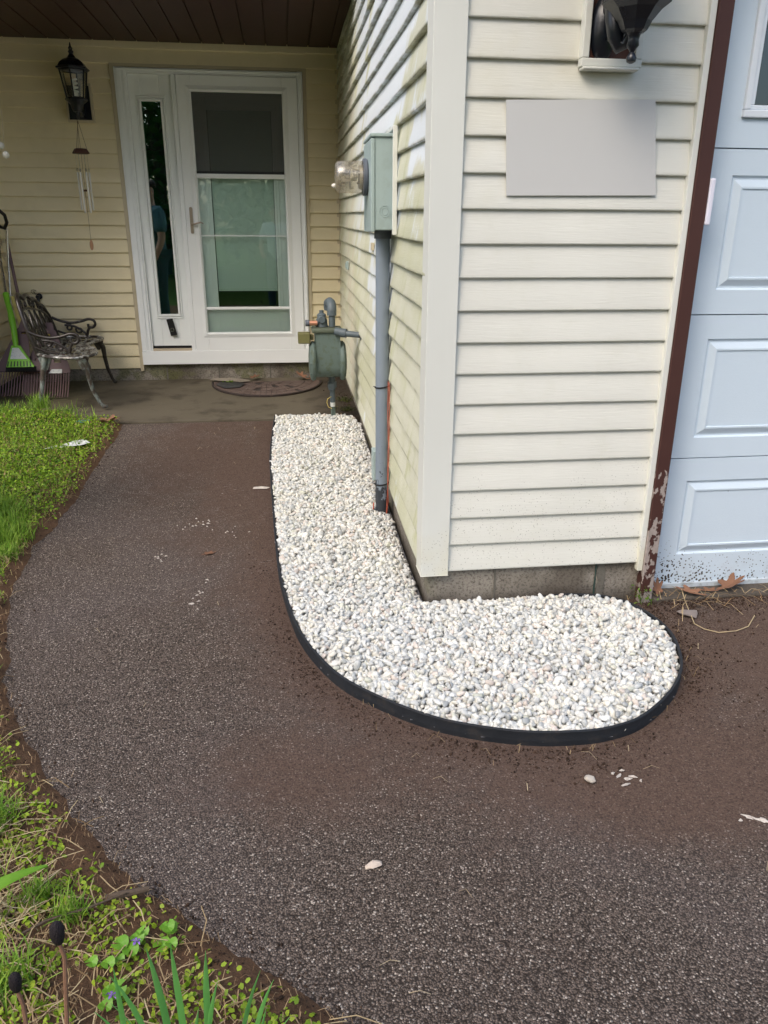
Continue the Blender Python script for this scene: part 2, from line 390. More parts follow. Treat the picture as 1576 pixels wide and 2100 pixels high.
M['black'] = paint("black_plastic", (.010, .010, .011), .4, .2, .05)
M['labelwhite'] = paint("label_paper", (.62, .64, .62), .6, .1, .05, scale=60, dirt=.4, dirtcol=(.2, .24, .27))
M['castiron'] = None
def bench_mat():
    t = NT("cast_aluminium"); up = t.n("ShaderNodeSeparateXYZ"); t.put(up.inputs[0], t.geo.outputs['Normal'])
    col = t.mix(t.noise(25, 4), (.012, .009, .008), (.030, .023, .019))
    wear = t.rng(t.noise(38, 5, .7), .60, .70)
    col = t.mix(t.math('MULTIPLY', wear, .7), col, t.mix(t.noise(80, 3), (.13, .17, .16), (.30, .29, .25)))
    return t.done(col, .35, t.math('MULTIPLY', wear, .3), t.bump(t.noise(90, 4), .35, .002), .5)
M['castiron'] = bench_mat()
def seat_mat():
    t = NT("worn_seat"); wear = t.rng(t.noise(30, 5, .7), .47, .60)
    col = t.mix(wear, (.035, .026, .022), t.mix(t.noise(70, 3), (.24, .26, .25), (.52, .52, .49)))
    return t.done(col, .3, t.math('MULTIPLY', wear, .4), t.bump(t.noise(90, 4), .35, .002), .5)
M['seat'] = seat_mat()
def leg_mat():
    t = NT("worn_legs"); wear = t.rng(t.noise(22, 5, .7, t.vec((1, 1, .5))), .42, .6)
    col = t.mix(wear, (.06, .045, .035), t.mix(t.noise(50, 3), (.12, .17, .17), (.26, .27, .24)))
    return t.done(col, .5, .1, t.bump(t.noise(90, 4), .35, .002), .4)
M['leg'] = leg_mat()
def glass(name, tint, refl_rough=.02, boost=1.0):
    t = NT(name); tr = t.n("ShaderNodeBsdfTransparent"); tr.inputs[0].default_value = (*tint, 1)
    gl = t.n("ShaderNodeBsdfGlossy"); gl.inputs['Roughness'].default_value = refl_rough; gl.inputs['Color'].default_value = (.95, 1, .97, 1)
    fr = t.n("ShaderNodeFresnel"); fr.inputs[0].default_value = 1.52; f = t.math('MULTIPLY', fr.outputs[0], boost, True)
    mx = t.n("ShaderNodeMixShader"); t.put(mx.inputs[0], f); t.t.links.new(tr.outputs[0], mx.inputs[1]); t.t.links.new(gl.outputs[0], mx.inputs[2])
    t.t.links.new(mx.outputs[0], t.out.inputs[0]); return t.mat
M['glass'] = glass("storm_glass", (.96, 1.0, .975), .015, .9)
M['darkglass'] = glass("sidelight_glass", (.50, .68, .60), .012, 5.0)  # green tint put in for the trees this pane reflects
M['clearglass'] = glass("clear_glass", (.93, .91, .86), .16, .8)
def meter_glass():
    t = NT("aged_clear_plastic"); tr = t.n("ShaderNodeBsdfTransparent"); tr.inputs[0].default_value = (.93, .90, .84, 1); df = t.n("ShaderNodeBsdfDiffuse"); df.inputs[0].default_value = (.55, .52, .45, 1)
    mx = t.n("ShaderNodeMixShader"); t.put(mx.inputs[0], t.rng(t.noise(60, 4), .35, .7, .10, .32)); t.t.links.new(tr.outputs[0], mx.inputs[1]); t.t.links.new(df.outputs[0], mx.inputs[2])
    gl = t.n("ShaderNodeBsdfGlossy"); gl.inputs['Roughness'].default_value = .22; m2_ = t.n("ShaderNodeMixShader"); m2_.inputs[0].default_value = .10
    t.t.links.new(mx.outputs[0], m2_.inputs[1]); t.t.links.new(gl.outputs[0], m2_.inputs[2]); t.t.links.new(m2_.outputs[0], t.out.inputs[0]); return t.mat
M['meterglass'] = meter_glass()
M['screen'] = None
def screen_mat():
    t = NT("insect_screen"); tr = t.n("ShaderNodeBsdfTransparent"); df = t.n("ShaderNodeBsdfDiffuse"); df.inputs[0].default_value = (.10, .105, .10, 1)
    mx = t.n("ShaderNodeMixShader"); mx.inputs[0].default_value = .50; t.t.links.new(tr.outputs[0], mx.inputs[1]); t.t.links.new(df.outputs[0], mx.inputs[2])
    t.t.links.new(mx.outputs[0], t.out.inputs[0]); return t.mat
M['screen'] = screen_mat()
M['blind'] = paint("blind_slats", (.90, .92, .90), .6, .03, .02)
M['dark'] = paint("dark_interior", (.03, .055, .045), .8, .2, .05)  # green cast stands in for the reflection in the side window
M['roof'] = paint("roof_shingle", (.07, .065, .06), .9, .3, .6, scale=30)
M['grey'] = paint("grey_stand_in", (.54, .545, .535), .6, .01, .0, .2)
M['orange'] = paint("orange_cable", (.50, .12, .07), .45, .1, .02)
M['chimewood'] = paint("chime_wood", (.07, .03, .022), .6, .2, .1)
M['sailwood'] = paint("sail_wood", (.36, .20, .11), .6, .2, .1)
M['chimetube'] = paint("chime_tube", (.62, .60, .54), .35, .05, .02, .5, .3)
M['ball'] = paint("bead_ball", (.72, .70, .63), .7, .1, .6, .2, scale=60, dirt=.3, dirtcol=(.4, .38, .3))
M['rubber'] = paint("mat_rubber", (.030, .022, .020), .7, .3, .5, .3, scale=40, dirt=.4, dirtcol=(.09, .06, .045))
M['matstone'] = paint("mat_inlay", (.115, .082, .070), .75, .4, .5, .3, scale=30, dirt=.4, dirtcol=(.05, .035, .03))
M['skin'] = paint("skin", (.55, .33, .24), .5, .08, .05)
M['blueshirt'] = paint("blue_shirt", (.08, .17, .20), .85, .1, .3)
M['whiteshirt'] = paint("white_shirt", (.78, .80, .80), .85, .05, .3)
M['jeans'] = paint("jeans", (.04, .085, .11), .9, .2, .4)
M['hair'] = paint("hair", (.03, .018, .012), .7, .2, .5)
M['purple'] = paint("violet_petal", (.30, .16, .62), .6, .2, .1)
M['blue'] = paint("teal_scrap", (.02, .28, .42), .5, .15, .1)
M['paper'] = paint("crumpled_paper", (.60, .62, .60), .7, .12, .4, .2, scale=40)
M['paintspill'] = paint("white_spill", (.58, .53, .47), .8, .2, .6, .2, scale=160, dirt=.7, dirtcol=(.3, .24, .2))
M['fabric'] = paint("weed_barrier", (.12, .12, .125), .9, .2, .3, .2, scale=80)

# ------------------------------------------------------------------ plan outlines
EDGE = [(-1.59, 3.2), (-1.585, 2.65), (-1.560, 2.266), (-1.575, 1.901), (-1.562, 1.269), (-1.582, .917), (-1.606, .716), (-1.587, .487), (-1.518, .143), (-1.447, -.109),
        (-1.351, -.379), (-1.239, -.607), (-1.114, -.82), (-.996, -.969), (-.877, -1.122), (-.769, -1.219), (-.693, -1.288), (-.62, -1.373), (-.554, -1.421),
        (-.483, -1.469), (-.39, -1.535), (-.25, -1.66), (-.08, -1.86), (.12, -2.2), (.3, -2.8), (.42, -3.6), (.5, -5), (.5, -16)]
DRIVE = np.array(EDGE+[(4.4, -16), (4.4, .04), (.05, .04), (.05, 3.2)])
BED = [(-.574, 2.635), (-.588, 2.131), (-.592, 1.684), (-.572, 1.109), (-.545, .514), (-.524, .209), (-.485, -.069), (-.447, -.241), (-.397, -.376), (-.342, -.477),
       (-.276, -.564), (-.186, -.652), (-.087, -.725), (.013, -.772), (.101, -.801), (.204, -.822), (.298, -.827), (.386, -.816), (.47, -.787), (.568, -.717),
       (.654, -.636), (.722, -.541), (.763, -.444), (.789, -.337), (.786, -.234), (.764, -.144), (.721, -.07), (.646, -.022), (.544, -.002), (.449, -.006)]
def smooth_line(pts, per=6):
    P = [Vector((*p, 0)) for p in pts]; out = []
    for i in range(len(P)-1):
        p0, p1, p2, p3 = P[max(i-1, 0)], P[i], P[i+1], P[min(i+2, len(P)-1)]
        for j in range(per):
            t = j/per
            q = .5*((2*p1)+(-p0+p2)*t+(2*p0-5*p1+4*p2-p3)*t*t+(-p0+3*p1-3*p2+p3)*t*t*t); out.append((q.x, q.y))
    out.append((P[-1].x, P[-1].y)); return out
BEDL = smooth_line(BED, 5)
BEDPOLY = np.array(BEDL+[(.449, .0), (.0, .0), (.0, 2.45), (-.03, 2.58), (-.12, 2.635)])
def sdist(px, py, poly):
    """signed distance (negative inside) of arrays to polygon"""
    n = len(poly); d = np.full(px.shape, 1e9); ins = np.zeros(px.shape, bool)
    for i in range(n):
        ax, ay = poly[i]; bx, by = poly[(i+1) % n]; ex, ey = bx-ax, by-ay
        t = np.clip(((px-ax)*ex+(py-ay)*ey)/(ex*ex+ey*ey+1e-12), 0, 1)
        d = np.minimum(d, np.hypot(px-ax-t*ex, py-ay-t*ey))
        c = ((ay > py) != (by > py)) & (px < ex*(py-ay)/(ey if abs(ey) > 1e-12 else 1e-12)+ax); ins ^= c
    return np.where(ins, -d, d)

# ------------------------------------------------------------------ ground
def grid_mesh(name, xs, ys, zfn, mat, keep=None, attrs=None):
    X, Y = np.meshgrid(xs, ys); Z = zfn(X, Y); nx, ny = len(xs), len(ys)
    V = np.stack([X.ravel(), Y.ravel(), Z.ravel()], 1)
    i = np.arange(nx-1)[None, :]+nx*np.arange(ny-1)[:, None]
    Q = np.stack([i, i+1, i+1+nx, i+nx], -1).reshape(-1, 4)
    if keep is not None:
        cx = V[Q].mean(1); Q = Q[keep(cx[:, 0], cx[:, 1])]
        used = np.unique(Q); mp = -np.ones(len(V), int); mp[used] = np.arange(len(used)); Q = mp[Q]; V = V[used]
    o = np_mesh(name, V, Q.ravel(), np.full(len(Q), 4), mat, smooth=True)
    for k, fn in (attrs or {}).items():
        a = o.data.attributes.new(k, 'FLOAT', 'POINT'); a.data.foreach_set("value", fn(V[:, 0], V[:, 1]).astype(np.float32))
    return o
def vnoise(X, Y, s, seed=0.0):
    return np.array([mnoise.noise(Vector((x*s+seed, y*s-seed, seed))) for x, y in zip(X.ravel(), Y.ravel())]).reshape(X.shape)

def dirt_field(x, y):
    sb = sdist(x, y, BEDPOLY)
    f = .62*np.exp(-np.maximum(sb, 0)/.22)                                   # soil dug out along the bed edge
    f = np.maximum(f, .50*np.exp(-((x-1.15)**2/.5+(y+.45)**2/.35)))          # swept in front of the garage
    f = np.maximum(f, .60*np.exp(-((x-.55)**2/.60+(y+.95)**2/.07)))
    f = np.maximum(f, .50*np.exp(-((x+.78)**2/.07+(y-1.6)**2/1.6)))
    f = np.maximum(f, .42*np.exp(-((x+1.0)**2/.40+(y-2.0)**2/1.4)))
    f = np.maximum(f, .45*np.exp(-((x+.35)**2/.35+(y+.85)**2/.07)))
    f = np.maximum(f, .30*np.exp(-((x+.55)**2/.05+(y+.25)**2/.20)))
    f = np.maximum(f, .20*np.exp(-((x+.3)**2/.5+(y+.95)**2/.08)))
    sdv = sdist(x, y, DRIVE); left = (x < -.2)*np.exp(np.minimum(sdv, 0)/.22)
    return f+.20-.20*left
xs = np.concatenate([np.arange(-1.85, 1.9, .04), np.arange(1.9, 4.5, .25)]); ys = np.concatenate([np.arange(-16, -2.2, .5), np.arange(-2.2, 2.72, .04)])
drive = grid_mesh("driveway", xs, ys, lambda X, Y: hgt_np(Y)+.004*vnoise(X, Y, 1.7), M['asphalt'],
                  keep=lambda x, y: (sdist(x, y, DRIVE) < .07) & (y < 2.66) & ~((x > -.05) & (y > .02)), attrs={'dirt': dirt_field})
tag(drive, kind='structure')
def soil_z(X, Y):
    sdv = sdist(X, Y, DRIVE)
    z = hgt_np(np.minimum(Y, 2.9))+np.clip(sdv*.55+.004, -.05, .022)+np.clip((sdv-.1)*.12, 0, .03)
    n = .011*vnoise(X, Y, 9, 3)+.006*vnoise(X, Y, 27, 5)+.012*vnoise(X, Y, 3, 9)
    z = z+np.where(sdv > -.05, n, 0)
    pit = np.where((X > -.02) & (Y > -.02), -.12, 0)                       # nothing under the house
    return z+pit
def greenf(x, y):
    g = np.clip((y-.35)*.5, 0, .5)*np.clip((-1.55-x)*4, 0, 1); g = np.maximum(g, .30*(x < -2.5)*(y < 3)); return g
soil = grid_mesh("soil", np.arange(-4.2, .9, .03), np.arange(-4.0, 2.98, .03), soil_z, M['soil'],
                 keep=lambda x, y: (sdist(x, y, DRIVE) > -.12) & (y < 2.64+np.clip(-1.7-x, 0, .7)*.35), attrs={'green': greenf})
tag(soil, kind='structure')
g = MB(); g.add([(-150, -150, -.07), (150, -150, -.07), (150, 150, -.07), (-150, 150, -.07)], [(0, 1, 2, 3)])
tag(g.build("lawn", M['farlawn']), kind='structure')
# raised lawn further left and behind the camera
g = MB(); g.add([(-60, -60, -.03), (-4.1, -60, -.03), (-4.1, 3, .03), (-60, 3, .03), (.55, -60, -.03), (.55, -3.9, -.01), (-4.1, -3.9, -.01)], [(0, 1, 2, 3), (1, 4, 5, 6)])
tag(g.build("side_lawn", M['farlawn']), kind='structure')
# porch slab
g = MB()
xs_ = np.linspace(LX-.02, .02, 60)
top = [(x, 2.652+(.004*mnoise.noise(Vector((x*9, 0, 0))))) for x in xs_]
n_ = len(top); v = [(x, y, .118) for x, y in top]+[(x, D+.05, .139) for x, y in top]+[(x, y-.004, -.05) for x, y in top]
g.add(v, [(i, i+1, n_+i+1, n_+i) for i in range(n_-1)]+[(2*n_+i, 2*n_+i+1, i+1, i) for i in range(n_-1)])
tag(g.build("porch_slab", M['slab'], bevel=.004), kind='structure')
# concrete strip under the garage door
g = MB(); g.box(.868, 3.4, -.035, .3, -.06, .012)
tag(g.build("garage_apron", M['block'], bevel=.006), kind='structure')

# ------------------------------------------------------------------ the house
house = thing("house", "single storey house clad in cream clapboard siding with recessed porch and pale blue garage door", "house", (0, 0, 0))
def siding(name, P, u0, u1, zb, k0, k1, mat, nu=2, wave=0.0, seed=0.0, label=None, slope=0.0, thin=1.0):
    mb = MB(); us = [u0+(u1-u0)*i/(nu-1) for i in range(nu)]
    prof = [(0.0, -.006), (0.0, .0155), (.003, .0175), (.010, .0175), (.5, .0098), (1.0, .001)]
    prof = [(a, b*thin) for a, b in prof]
    rows = []
    for k in range(k0, k1):
        for j, (t, d) in enumerate(prof):
            row = []
            for u in us:
                zz = zb+slope*u+k*S+(t*S if t > .2 else t)
                dd = d; dz = 0
                if wave:
                    w = mnoise.noise(Vector((u*1.6+seed, k*.7, 1.3))); dz = wave*.55*mnoise.noise(Vector((u*2.1+seed, k*1.3, 7.7)))
                    if j in (1, 2, 3, 4): dd = d+wave*w
                    if j in (0, 5): dz = wave*.55*mnoise.noise(Vector((u*2.1+seed, (k+(1 if j == 5 else 0))*1.3, 7.7)))
                row.append(P(u, dd, zz+dz))
            rows.append(row)
    n = len(us)
    for r in rows: mb.v += r
    npf = len(prof)
    for i in range(len(rows)-1):
        for j in range(n-1): mb.f.append([i*n+j, i*n+j+1, (i+1)*n+j+1, (i+1)*n+j]); mb.m.append(0)
    o = mb.build(name, mat, house, smooth=True, ang=25)
    if label: o['label'] = label
    return o
ZF = .1584; ZB = .2385
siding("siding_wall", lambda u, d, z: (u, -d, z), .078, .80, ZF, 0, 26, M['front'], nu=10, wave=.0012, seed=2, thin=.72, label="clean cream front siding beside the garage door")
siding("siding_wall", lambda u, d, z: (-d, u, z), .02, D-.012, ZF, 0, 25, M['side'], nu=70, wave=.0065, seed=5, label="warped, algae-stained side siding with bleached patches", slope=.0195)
bl = siding("siding_wall", lambda u, d, z: (u, D-d, z), LX+.012, -1.69, ZB, 0, 24, M['back'], nu=8, wave=.0008, label="tan porch siding left of the front door")
siding("siding_wall", lambda u, d, z: (u, D-d, z), -.252, -.012, ZB, 0, 24, M['back'], nu=3, label="tan porch siding right of the front door")
siding("siding_wall", lambda u, d, z: (u, D-d, z), -1.69, -.252, ZB+S*22-.005, 0, 2, M['back'], nu=4, label="tan siding strip above the front door")
siding("siding_wall", lambda u, d, z: (LX+d, u, z), 3.0, D-.012, ZB, 0, 24, M['back'], nu=6, label="tan siding of the left porch return")
# solid walls behind the siding
core = MB()
core.box(.003, .80, .003, .20, .19, 2.9); core.box(.004, .20, .20, D, .26, 2.9)
core.box(LX-.2, -1.665, D+.003, D+.2, .2, 2.9); core.box(-.275, .0, D+.003, D+.2, .2, 2.9); core.box(-1.665, -.275, D+.003, D+.2, 2.455, 2.9)
core.box(LX-.2, LX-.003, 2.95, D+.003, .2, 2.9)
core.box(LX-3.5, LX-.2, 2.95, 3.15, -.05, 2.9)                        # left wing, outside the frame
core.box(.80, 3.6, .12, .20, 2.13, 2.9); core.box(3.30, 3.6, .02, .2, -.05, 2.13)
core.box(LX-3.5, 3.6, 9.8, 10, -.05, 2.9); core.box(3.4, 3.6, .2, 9.8, -.05, 2.9); core.box(LX-3.5, LX-3.3, 3.15, 9.8, -.05, 2.9)
core.build("wall_core", M['tantrim'], house)
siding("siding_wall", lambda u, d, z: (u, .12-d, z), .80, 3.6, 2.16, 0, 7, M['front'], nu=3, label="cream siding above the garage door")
# foundation blocks
fb = MB()
fb.box(.012, .832, .010, .19, -.08, ZF+.03)
fb.build("foundation", M['block'], house)['label'] = "grimy concrete block footing under the front siding"
fb = MB()
v = []
for y in np.linspace(.19, D-.01, 30):
    v += [(.012, y, -.1), (.012, y, ZF+.0195*y+.02)]
fb.add(v, [(2*i, 2*i+2, 2*i+3, 2*i+1) for i in range(29)])
fb.build("foundation", M['block'], house)['label'] = "damp dark footing along the gravel bed"
fb = MB(); fb.box(LX+.01, -.002, D-.004, D+.15, .10, ZB+.04)
fb.build("foundation", M['block'], house)['label'] = "stained block footing below the front door"
for x, w_ in ((.262, .004), (.650, .003), (.672, .015)):
    mj = MB(); zz_ = [ -.05+(ZF+.05)*i/8 for i in range(9)]; jr = random.Random(int(x*1000))
    lft = [(x-w_*jr.uniform(.5, 1.2), z_) for z_ in zz_]; rgt = [(x+w_*jr.uniform(.5, 1.2), z_) for z_ in zz_]
    mj.prism(lft+rgt[::-1], lambda u, v, ww: (u, ww, v), .0065, .012); mj.build("mortar_joint", M['dark'] if x == .650 else M['mortar'], house)
for x in (-1.48, -1.05, -.62):
    mj = MB(); mj.box(x-.006, x+.006, D-.0075, D-.003, .13, ZB); mj.build("mortar_joint", M['mortar'], house)
# corner post, inner corner post, end channels
cp = MB()
poly = [(-.0205, -.0205), (.079, -.0205), (.079, -.002), (.0, -.002), (-.002, 0), (-.002, .079), (-.0205, .079)]
cp.prism(poly, lambda u, v, w: (u, v, w), ZF-.012, 2.9)
cp.build("corner_post", M['trim'], house, bevel=.003)
cp = MB(); cp.box(-.030, -.001, D-.006, D+.002, ZB-.02, CEIL); cp.box(-.010, .0, D-.034, D-.006, ZB-.02, CEIL)
cp.build("corner_channel", M['tantrim'], house, bevel=.002)
cp = MB(); cp.box(LX, LX+.030, D-.0065, D+.002, ZB-.02, CEIL); cp.box(LX, LX+.010, D-.034, D-.0065, ZB-.02, CEIL)
cp.build("corner_channel", M['tantrim'], house, bevel=.002)
cp = MB(); cp.box(.797, .817, -.0245, .003, ZF-.03, 2.9); cp.build("side_channel", M['trim'], house, bevel=.002)
bt = MB(); bt.box(.8175, .866, -.032, .125, -.02, 2.9)
bt.box(.866, 3.4, -.028, .118, 2.10, 2.155)
bt.build("garage_door_trim", M['brown'], house, bevel=.003)['label'] = "brown door trim with flaking paint near its foot"
# door channel (J trim) round the front door opening
jc = MB(); jc.box(-1.692, -1.6635, D-.022, D-.001, .215, 2.474); jc.box(-.2765, -.250, D-.022, D-.001, ZB, 2.474); jc.box(-1.6635, -.2765, D-.022, D-.001, 2.451, 2.474)
jc.build("door_channel", M['tantrim'], house, bevel=.002)
# porch ceiling: long boards running to the front, with grooves
pc = MB(); x = LX-.25; w = .156
x0 = -.073
xsb = []; k = 0
while x0-k*w > LX-.3: xsb.append(x0-k*w); k += 1
xsb = [.0]+xsb
for a, b in zip(xsb[1:], xsb[:-1]):
    pc.box(a+.004, b-.004, 2.60, D+.0, CEIL, CEIL+.012)
pc.box(LX-.3, .0, 2.60, D+.0, CEIL+.013, CEIL+.03)
pc.build("porch_ceiling", M['ceiling'], house, bevel=.002)
pf = MB(); pf.box(LX-3.6, -.022, 2.55, 2.598, CEIL-.03, 2.86); pf.box(-.3, 4.0, -.50, -.46, 2.70, 2.88); pf.box(-.3, 4.0, -.46, 0.0, 2.72, 2.735)
pf.build("fascia", M['brown'], house)
rf = MB()
rf.box(LX-3.8, 4.0, 2.53, 10.3, 2.901, 2.95)
rf.box(-.3, 4.0, -.52, 2.53, 2.901, 2.95)
rf.prism([(2.5, 2.951), (10.3, 2.951), (6.0, 4.6)], lambda u, v, w_: (w_, u, v), LX-3.8, 4.0)
rf.build("roof", M['roof'], house)

# ---- front door unit
DY = D-.03
fr = MB()
fr.box(-1.661, -1.572, DY-.004, D+.09, .381, 2.4495)           # left casing
fr.box(-.3195, -.2785, DY-.006, D+.09, .381, 2.4495)            # right casing
fr.box(-1.572, -.3195, DY-.003, D+.09, 2.409, 2.4485)           # head
fr.box(-1.257, -1.2225, DY-.008, D+.09, .381, 2.409)            # mullion
fr.box(-1.645, -1.612, DY-.012, DY-.004, .381, 2.44)            # moulding ridges
fr.box(-1.598, -1.584, DY-.013, DY-.004, .381, 2.43); fr.box(-.299, -.286, DY-.014, DY-.006, .381, 2.44)
fr.box(-1.645, -.286, DY-.0125, DY-.003, 2.431, 2.441)
fr.build("door_frame", M['white'], house, bevel=.003)
sb = MB(); sb.box(-1.661, -.272, DY-.022, D+.05, .272, .3805); sb.build("sill_board", M['white'], house, bevel=.003)
# sidelight
sl = MB()
def frame_rect(mb, x0, x1, z0, z1, w_, ya, yb):
    mb.box(x0, x1, ya, yb, z0, z0+w_); mb.box(x0, x1, ya, yb, z1-w_, z1); mb.box(x0, x0+w_, ya, yb, z0+w_, z1-w_); mb.box(x1-w_, x1, ya, yb, z0+w_, z1-w_)
sl.box(-1.5715, -1.487, DY+.020, DY+.06, .42, 2.409); sl.box(-1.346, -1.2575, DY+.020, DY+.06, .42, 2.409)
sl.box(-1.487, -1.346, DY+.020, DY+.06, .42, .676); sl.box(-1.487, -1.346, DY+.020, DY+.06, 2.229, 2.409)
frame_rect(sl, -1.522, -1.311, .640, 2.265, .012, DY+.010, DY+.0195); frame_rect(sl, -1.505, -1.328, .658, 2.247, .0175, DY+.006, DY+.0195)
slo = sl.build("sidelight", M['whitedoor'], house, bevel=.003)
gp = MB(); gp.box(-1.487, -1.346, DY+.026, DY+.030, .676, 2.229); gp.build("glass_pane", M['darkglass'], slo)
sp = MB(); sp.box(-1.5715, -1.2575, DY-.001, DY+.05, .3815, .40); sp.build("threshold", paint("tan_threshold", (.45, .38, .28), .6), slo)
sp = MB(); sp.box(-1.5715, -1.2575, DY+.018, DY+.05, .4005, .4195); sp.build("dark_gap", M['black'], slo)  # black strip painted in for the dark gap below the sidelight panel
# added green reflection panel, then the dark room behind the glass
fl = MB(); fl.box(-1.50, -1.33, D+.060, D+.062, .66, 2.24); fl.build("reflection_panel", paint("reflection_green", (.03, .12, .085), .8, .4, .3, scale=12), slo)  # added panel, its green imitates the trees mirrored in the pane
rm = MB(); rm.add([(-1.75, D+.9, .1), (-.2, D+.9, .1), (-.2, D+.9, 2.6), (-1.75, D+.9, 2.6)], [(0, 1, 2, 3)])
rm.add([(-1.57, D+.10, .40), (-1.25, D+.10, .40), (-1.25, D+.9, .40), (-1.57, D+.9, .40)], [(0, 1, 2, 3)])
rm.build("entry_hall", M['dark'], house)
# inner door
idr = MB(); iy = D+.012
idr.box(-1.222, -1.02, iy, iy+.04, .381, 2.409); idr.box(-.52, -.3195, iy, iy+.04, .381, 2.409); idr.box(-1.02, -.52, iy, iy+.04, .381, .72); idr.box(-1.02, -.52, iy, iy+.04, 2.19, 2.409)
frame_rect(idr, -1.055, -.485, .685, 2.225, .020, iy-.012, iy-.0005); frame_rect(idr, -1.035, -.505, .705, 2.205, .022, iy-.018, iy-.0125)
ido = idr.build("inner_door", M['whitedoor'], house, bevel=.003)
gp = MB(); gp.box(-1.013, -.527, iy-.003, iy, .727, 2.183); gp.build("glass_pane", M['glass'], ido)
bl_ = MB(); z = .87
while z < 2.18:
    bl_.add([(-1.01, iy+.012, z), (-.53, iy+.012, z), (-.53, iy+.016, z+.0155), (-1.01, iy+.016, z+.0155)], [(0, 1, 2, 3)]); z += .0145
bl_.box(-1.01, -.53, iy+.006, iy+.026, .855, .868)
for x in (-.93, -.61): bl_.box(x-.001, x+.001, iy+.007, iy+.009, .86, 2.18)
bl_.build("blinds", M['blind'], ido)
# storm door
sdr = MB(); sy = DY-.016
sdr.box(-1.2205, -1.113, sy, sy+.032, .381, 2.407); sdr.box(-.438, -.3215, sy, sy+.032, .381, 2.407)
sdr.box(-1.113, -.438, sy, sy+.032, .381, .530); sdr.box(-1.113, -.438, sy, sy+.032, 2.297, 2.407)
def bevframe(mb, x0, x1, z0, z1, w_, y_):
    # sloped moulding framing the opening
    a = [(x0, z0), (x1, z0), (x1, z1), (x0, z1)]; b = [(x0-w_, z0-w_), (x1+w_, z0-w_), (x1+w_, z1+w_), (x0-w_, z1+w_)]
    v = [(p[0], y_-.001, p[1]) for p in b]+[(p[0]+(.3*w_ if i in (0, 3) else -.3*w_)*-1, y_-.011, p[1]+(.3*w_ if i < 2 else -.3*w_)*-1) for i, p in enumerate(a)]+[(p[0], y_+.006, p[1]) for p in a]
    mb.add(v, [(i, (i+1) % 4, (i+1) % 4+4, i+4) for i in range(4)]+[(i+4, (i+1) % 4+4, (i+1) % 4+8, i+8) for i in range(4)])
bevframe(sdr, -1.113, -.438, .530, 2.297, .042, sy)
sto = sdr.build("storm_door", M['white'], house, bevel=.003)
for z0_, z1_, a_, b_ in ((1.702, 1.735, .004, .026), (.712, .733, .002, .022), (1.279, 1.287, .006, .0155)):
    rl = MB(); rl.box(-1.113, -.438, sy+a_, sy+b_, z0_, z1_); rl.build("cross_bar", M['white'], sto, bevel=.002)
rl = MB(); rl.box(-1.113, -.438, sy+.005, sy+.024, 1.7355, 1.752); rl.build("dark_bar", M['black'], sto)
gp = MB(); gp.box(-1.113, -.438, sy+.016, sy+.0195, .530, 1.702); gp.build("glass_pane", M['glass'], sto)
gp = MB(); gp.box(-1.113, -.438, sy+.014, sy+.015, 1.752, 2.297); gp.build("insect_screen", M['screen'], sto)
hd = MB(); hd.prism([(-1.1895+.0005*0+x_, z_) for x_, z_ in [(0, 1.305), (.005, 1.298), (.018, 1.298), (.023, 1.305), (.023, 1.485), (.018, 1.493), (.005, 1.493), (0, 1.485)]], lambda u, v, w_: (u, w_, v), sy-.012, sy+.001)
hd.lathe([(.011, -.03), (.011, -.012)], (-1.178, sy, 1.372), 12, 'y'); hd.lathe([(.009, -.018), (.009, -.012)], (-1.178, sy, 1.43), 12, 'y')
hd.tube([(-1.178, sy-.034, 1.372), (-1.155, sy-.036, 1.368), (-1.13, sy-.036, 1.376), (-1.105, sy-.036, 1.381), (-1.086, sy-.034, 1.372)], [.008, .007, .0055, .005, .004], 8)
hd.build("door_handle", M['nickel'], sto, smooth=True)
# garage door
gd = MB(); gy = .06; W0 = .8665; W1 = 3.30
secs = [(.012, .533, .150, .447), (.537, 1.046, .612, .966), (1.050, 1.565, 1.130, 1.488), (1.569, 2.10, 1.655, 2.02)]
def inset(mb, x0, x1, z0, z1, y_):
    rings = [((0, 0), 0), ((.006, .006), .007), ((.012, .012), .007), ((.034, .034), -.004), ((.040, .040), -.004), ((.042, .042), 0.0)]
    loops = []
    for (dx, dz), dy in rings:
        loops.append([(x0+dx, y_+dy, z0+dz), (x1-dx, y_+dy, z0+dz), (x1-dx, y_+dy, z1-dz), (x0+dx, y_+dy, z1-dz)])
    v = [p for l in loops for p in l]; fs = []
    for i in range(len(loops)-1):
        for j in range(4): fs.append((i*4+j, i*4+(j+1) % 4, (i+1)*4+(j+1) % 4, (i+1)*4+j))
    k = (len(loops)-1)*4; fs.append((k, k+1, k+2, k+3)); mb.add(v, fs)
pan = [(.990+.61*i, .990+.61*i+.52) for i in range(4)]
for si, (za, zc, pa, pb) in enumerate(secs):
    cols = [W0]+[q for p_ in pan for q in p_]+[W1]
    gd.add([(W0, gy, za), (W1, gy, za), (W1, gy, pa), (W0, gy, pa)], [(0, 1, 2, 3)]); gd.add([(W0, gy, pb), (W1, gy, pb), (W1, gy, zc), (W0, gy, zc)], [(0, 1, 2, 3)])
    for i in range(0, len(cols), 2): gd.add([(cols[i], gy, pa), (cols[i+1], gy, pa), (cols[i+1], gy, pb), (cols[i], gy, pb)], [(0, 1, 2, 3)])
    gd.add([(W0, gy, zc), (W1, gy, zc), (W1, gy+.03, zc), (W0, gy+.03, zc)], [(0, 1, 2, 3)]); gd.add([(W0, gy, za), (W0, gy+.03, za), (W1, gy+.03, za), (W1, gy, za)], [(0, 1, 2, 3)])
    if si < 3:
        for a, b in pan: inset(gd, a, b, pa, pb, gy)
gd.box(W0, W1, gy+.03, gy+.04, .012, 2.10)
gdo = gd.build("garage_door", M['garage'], house)
gw = MB()
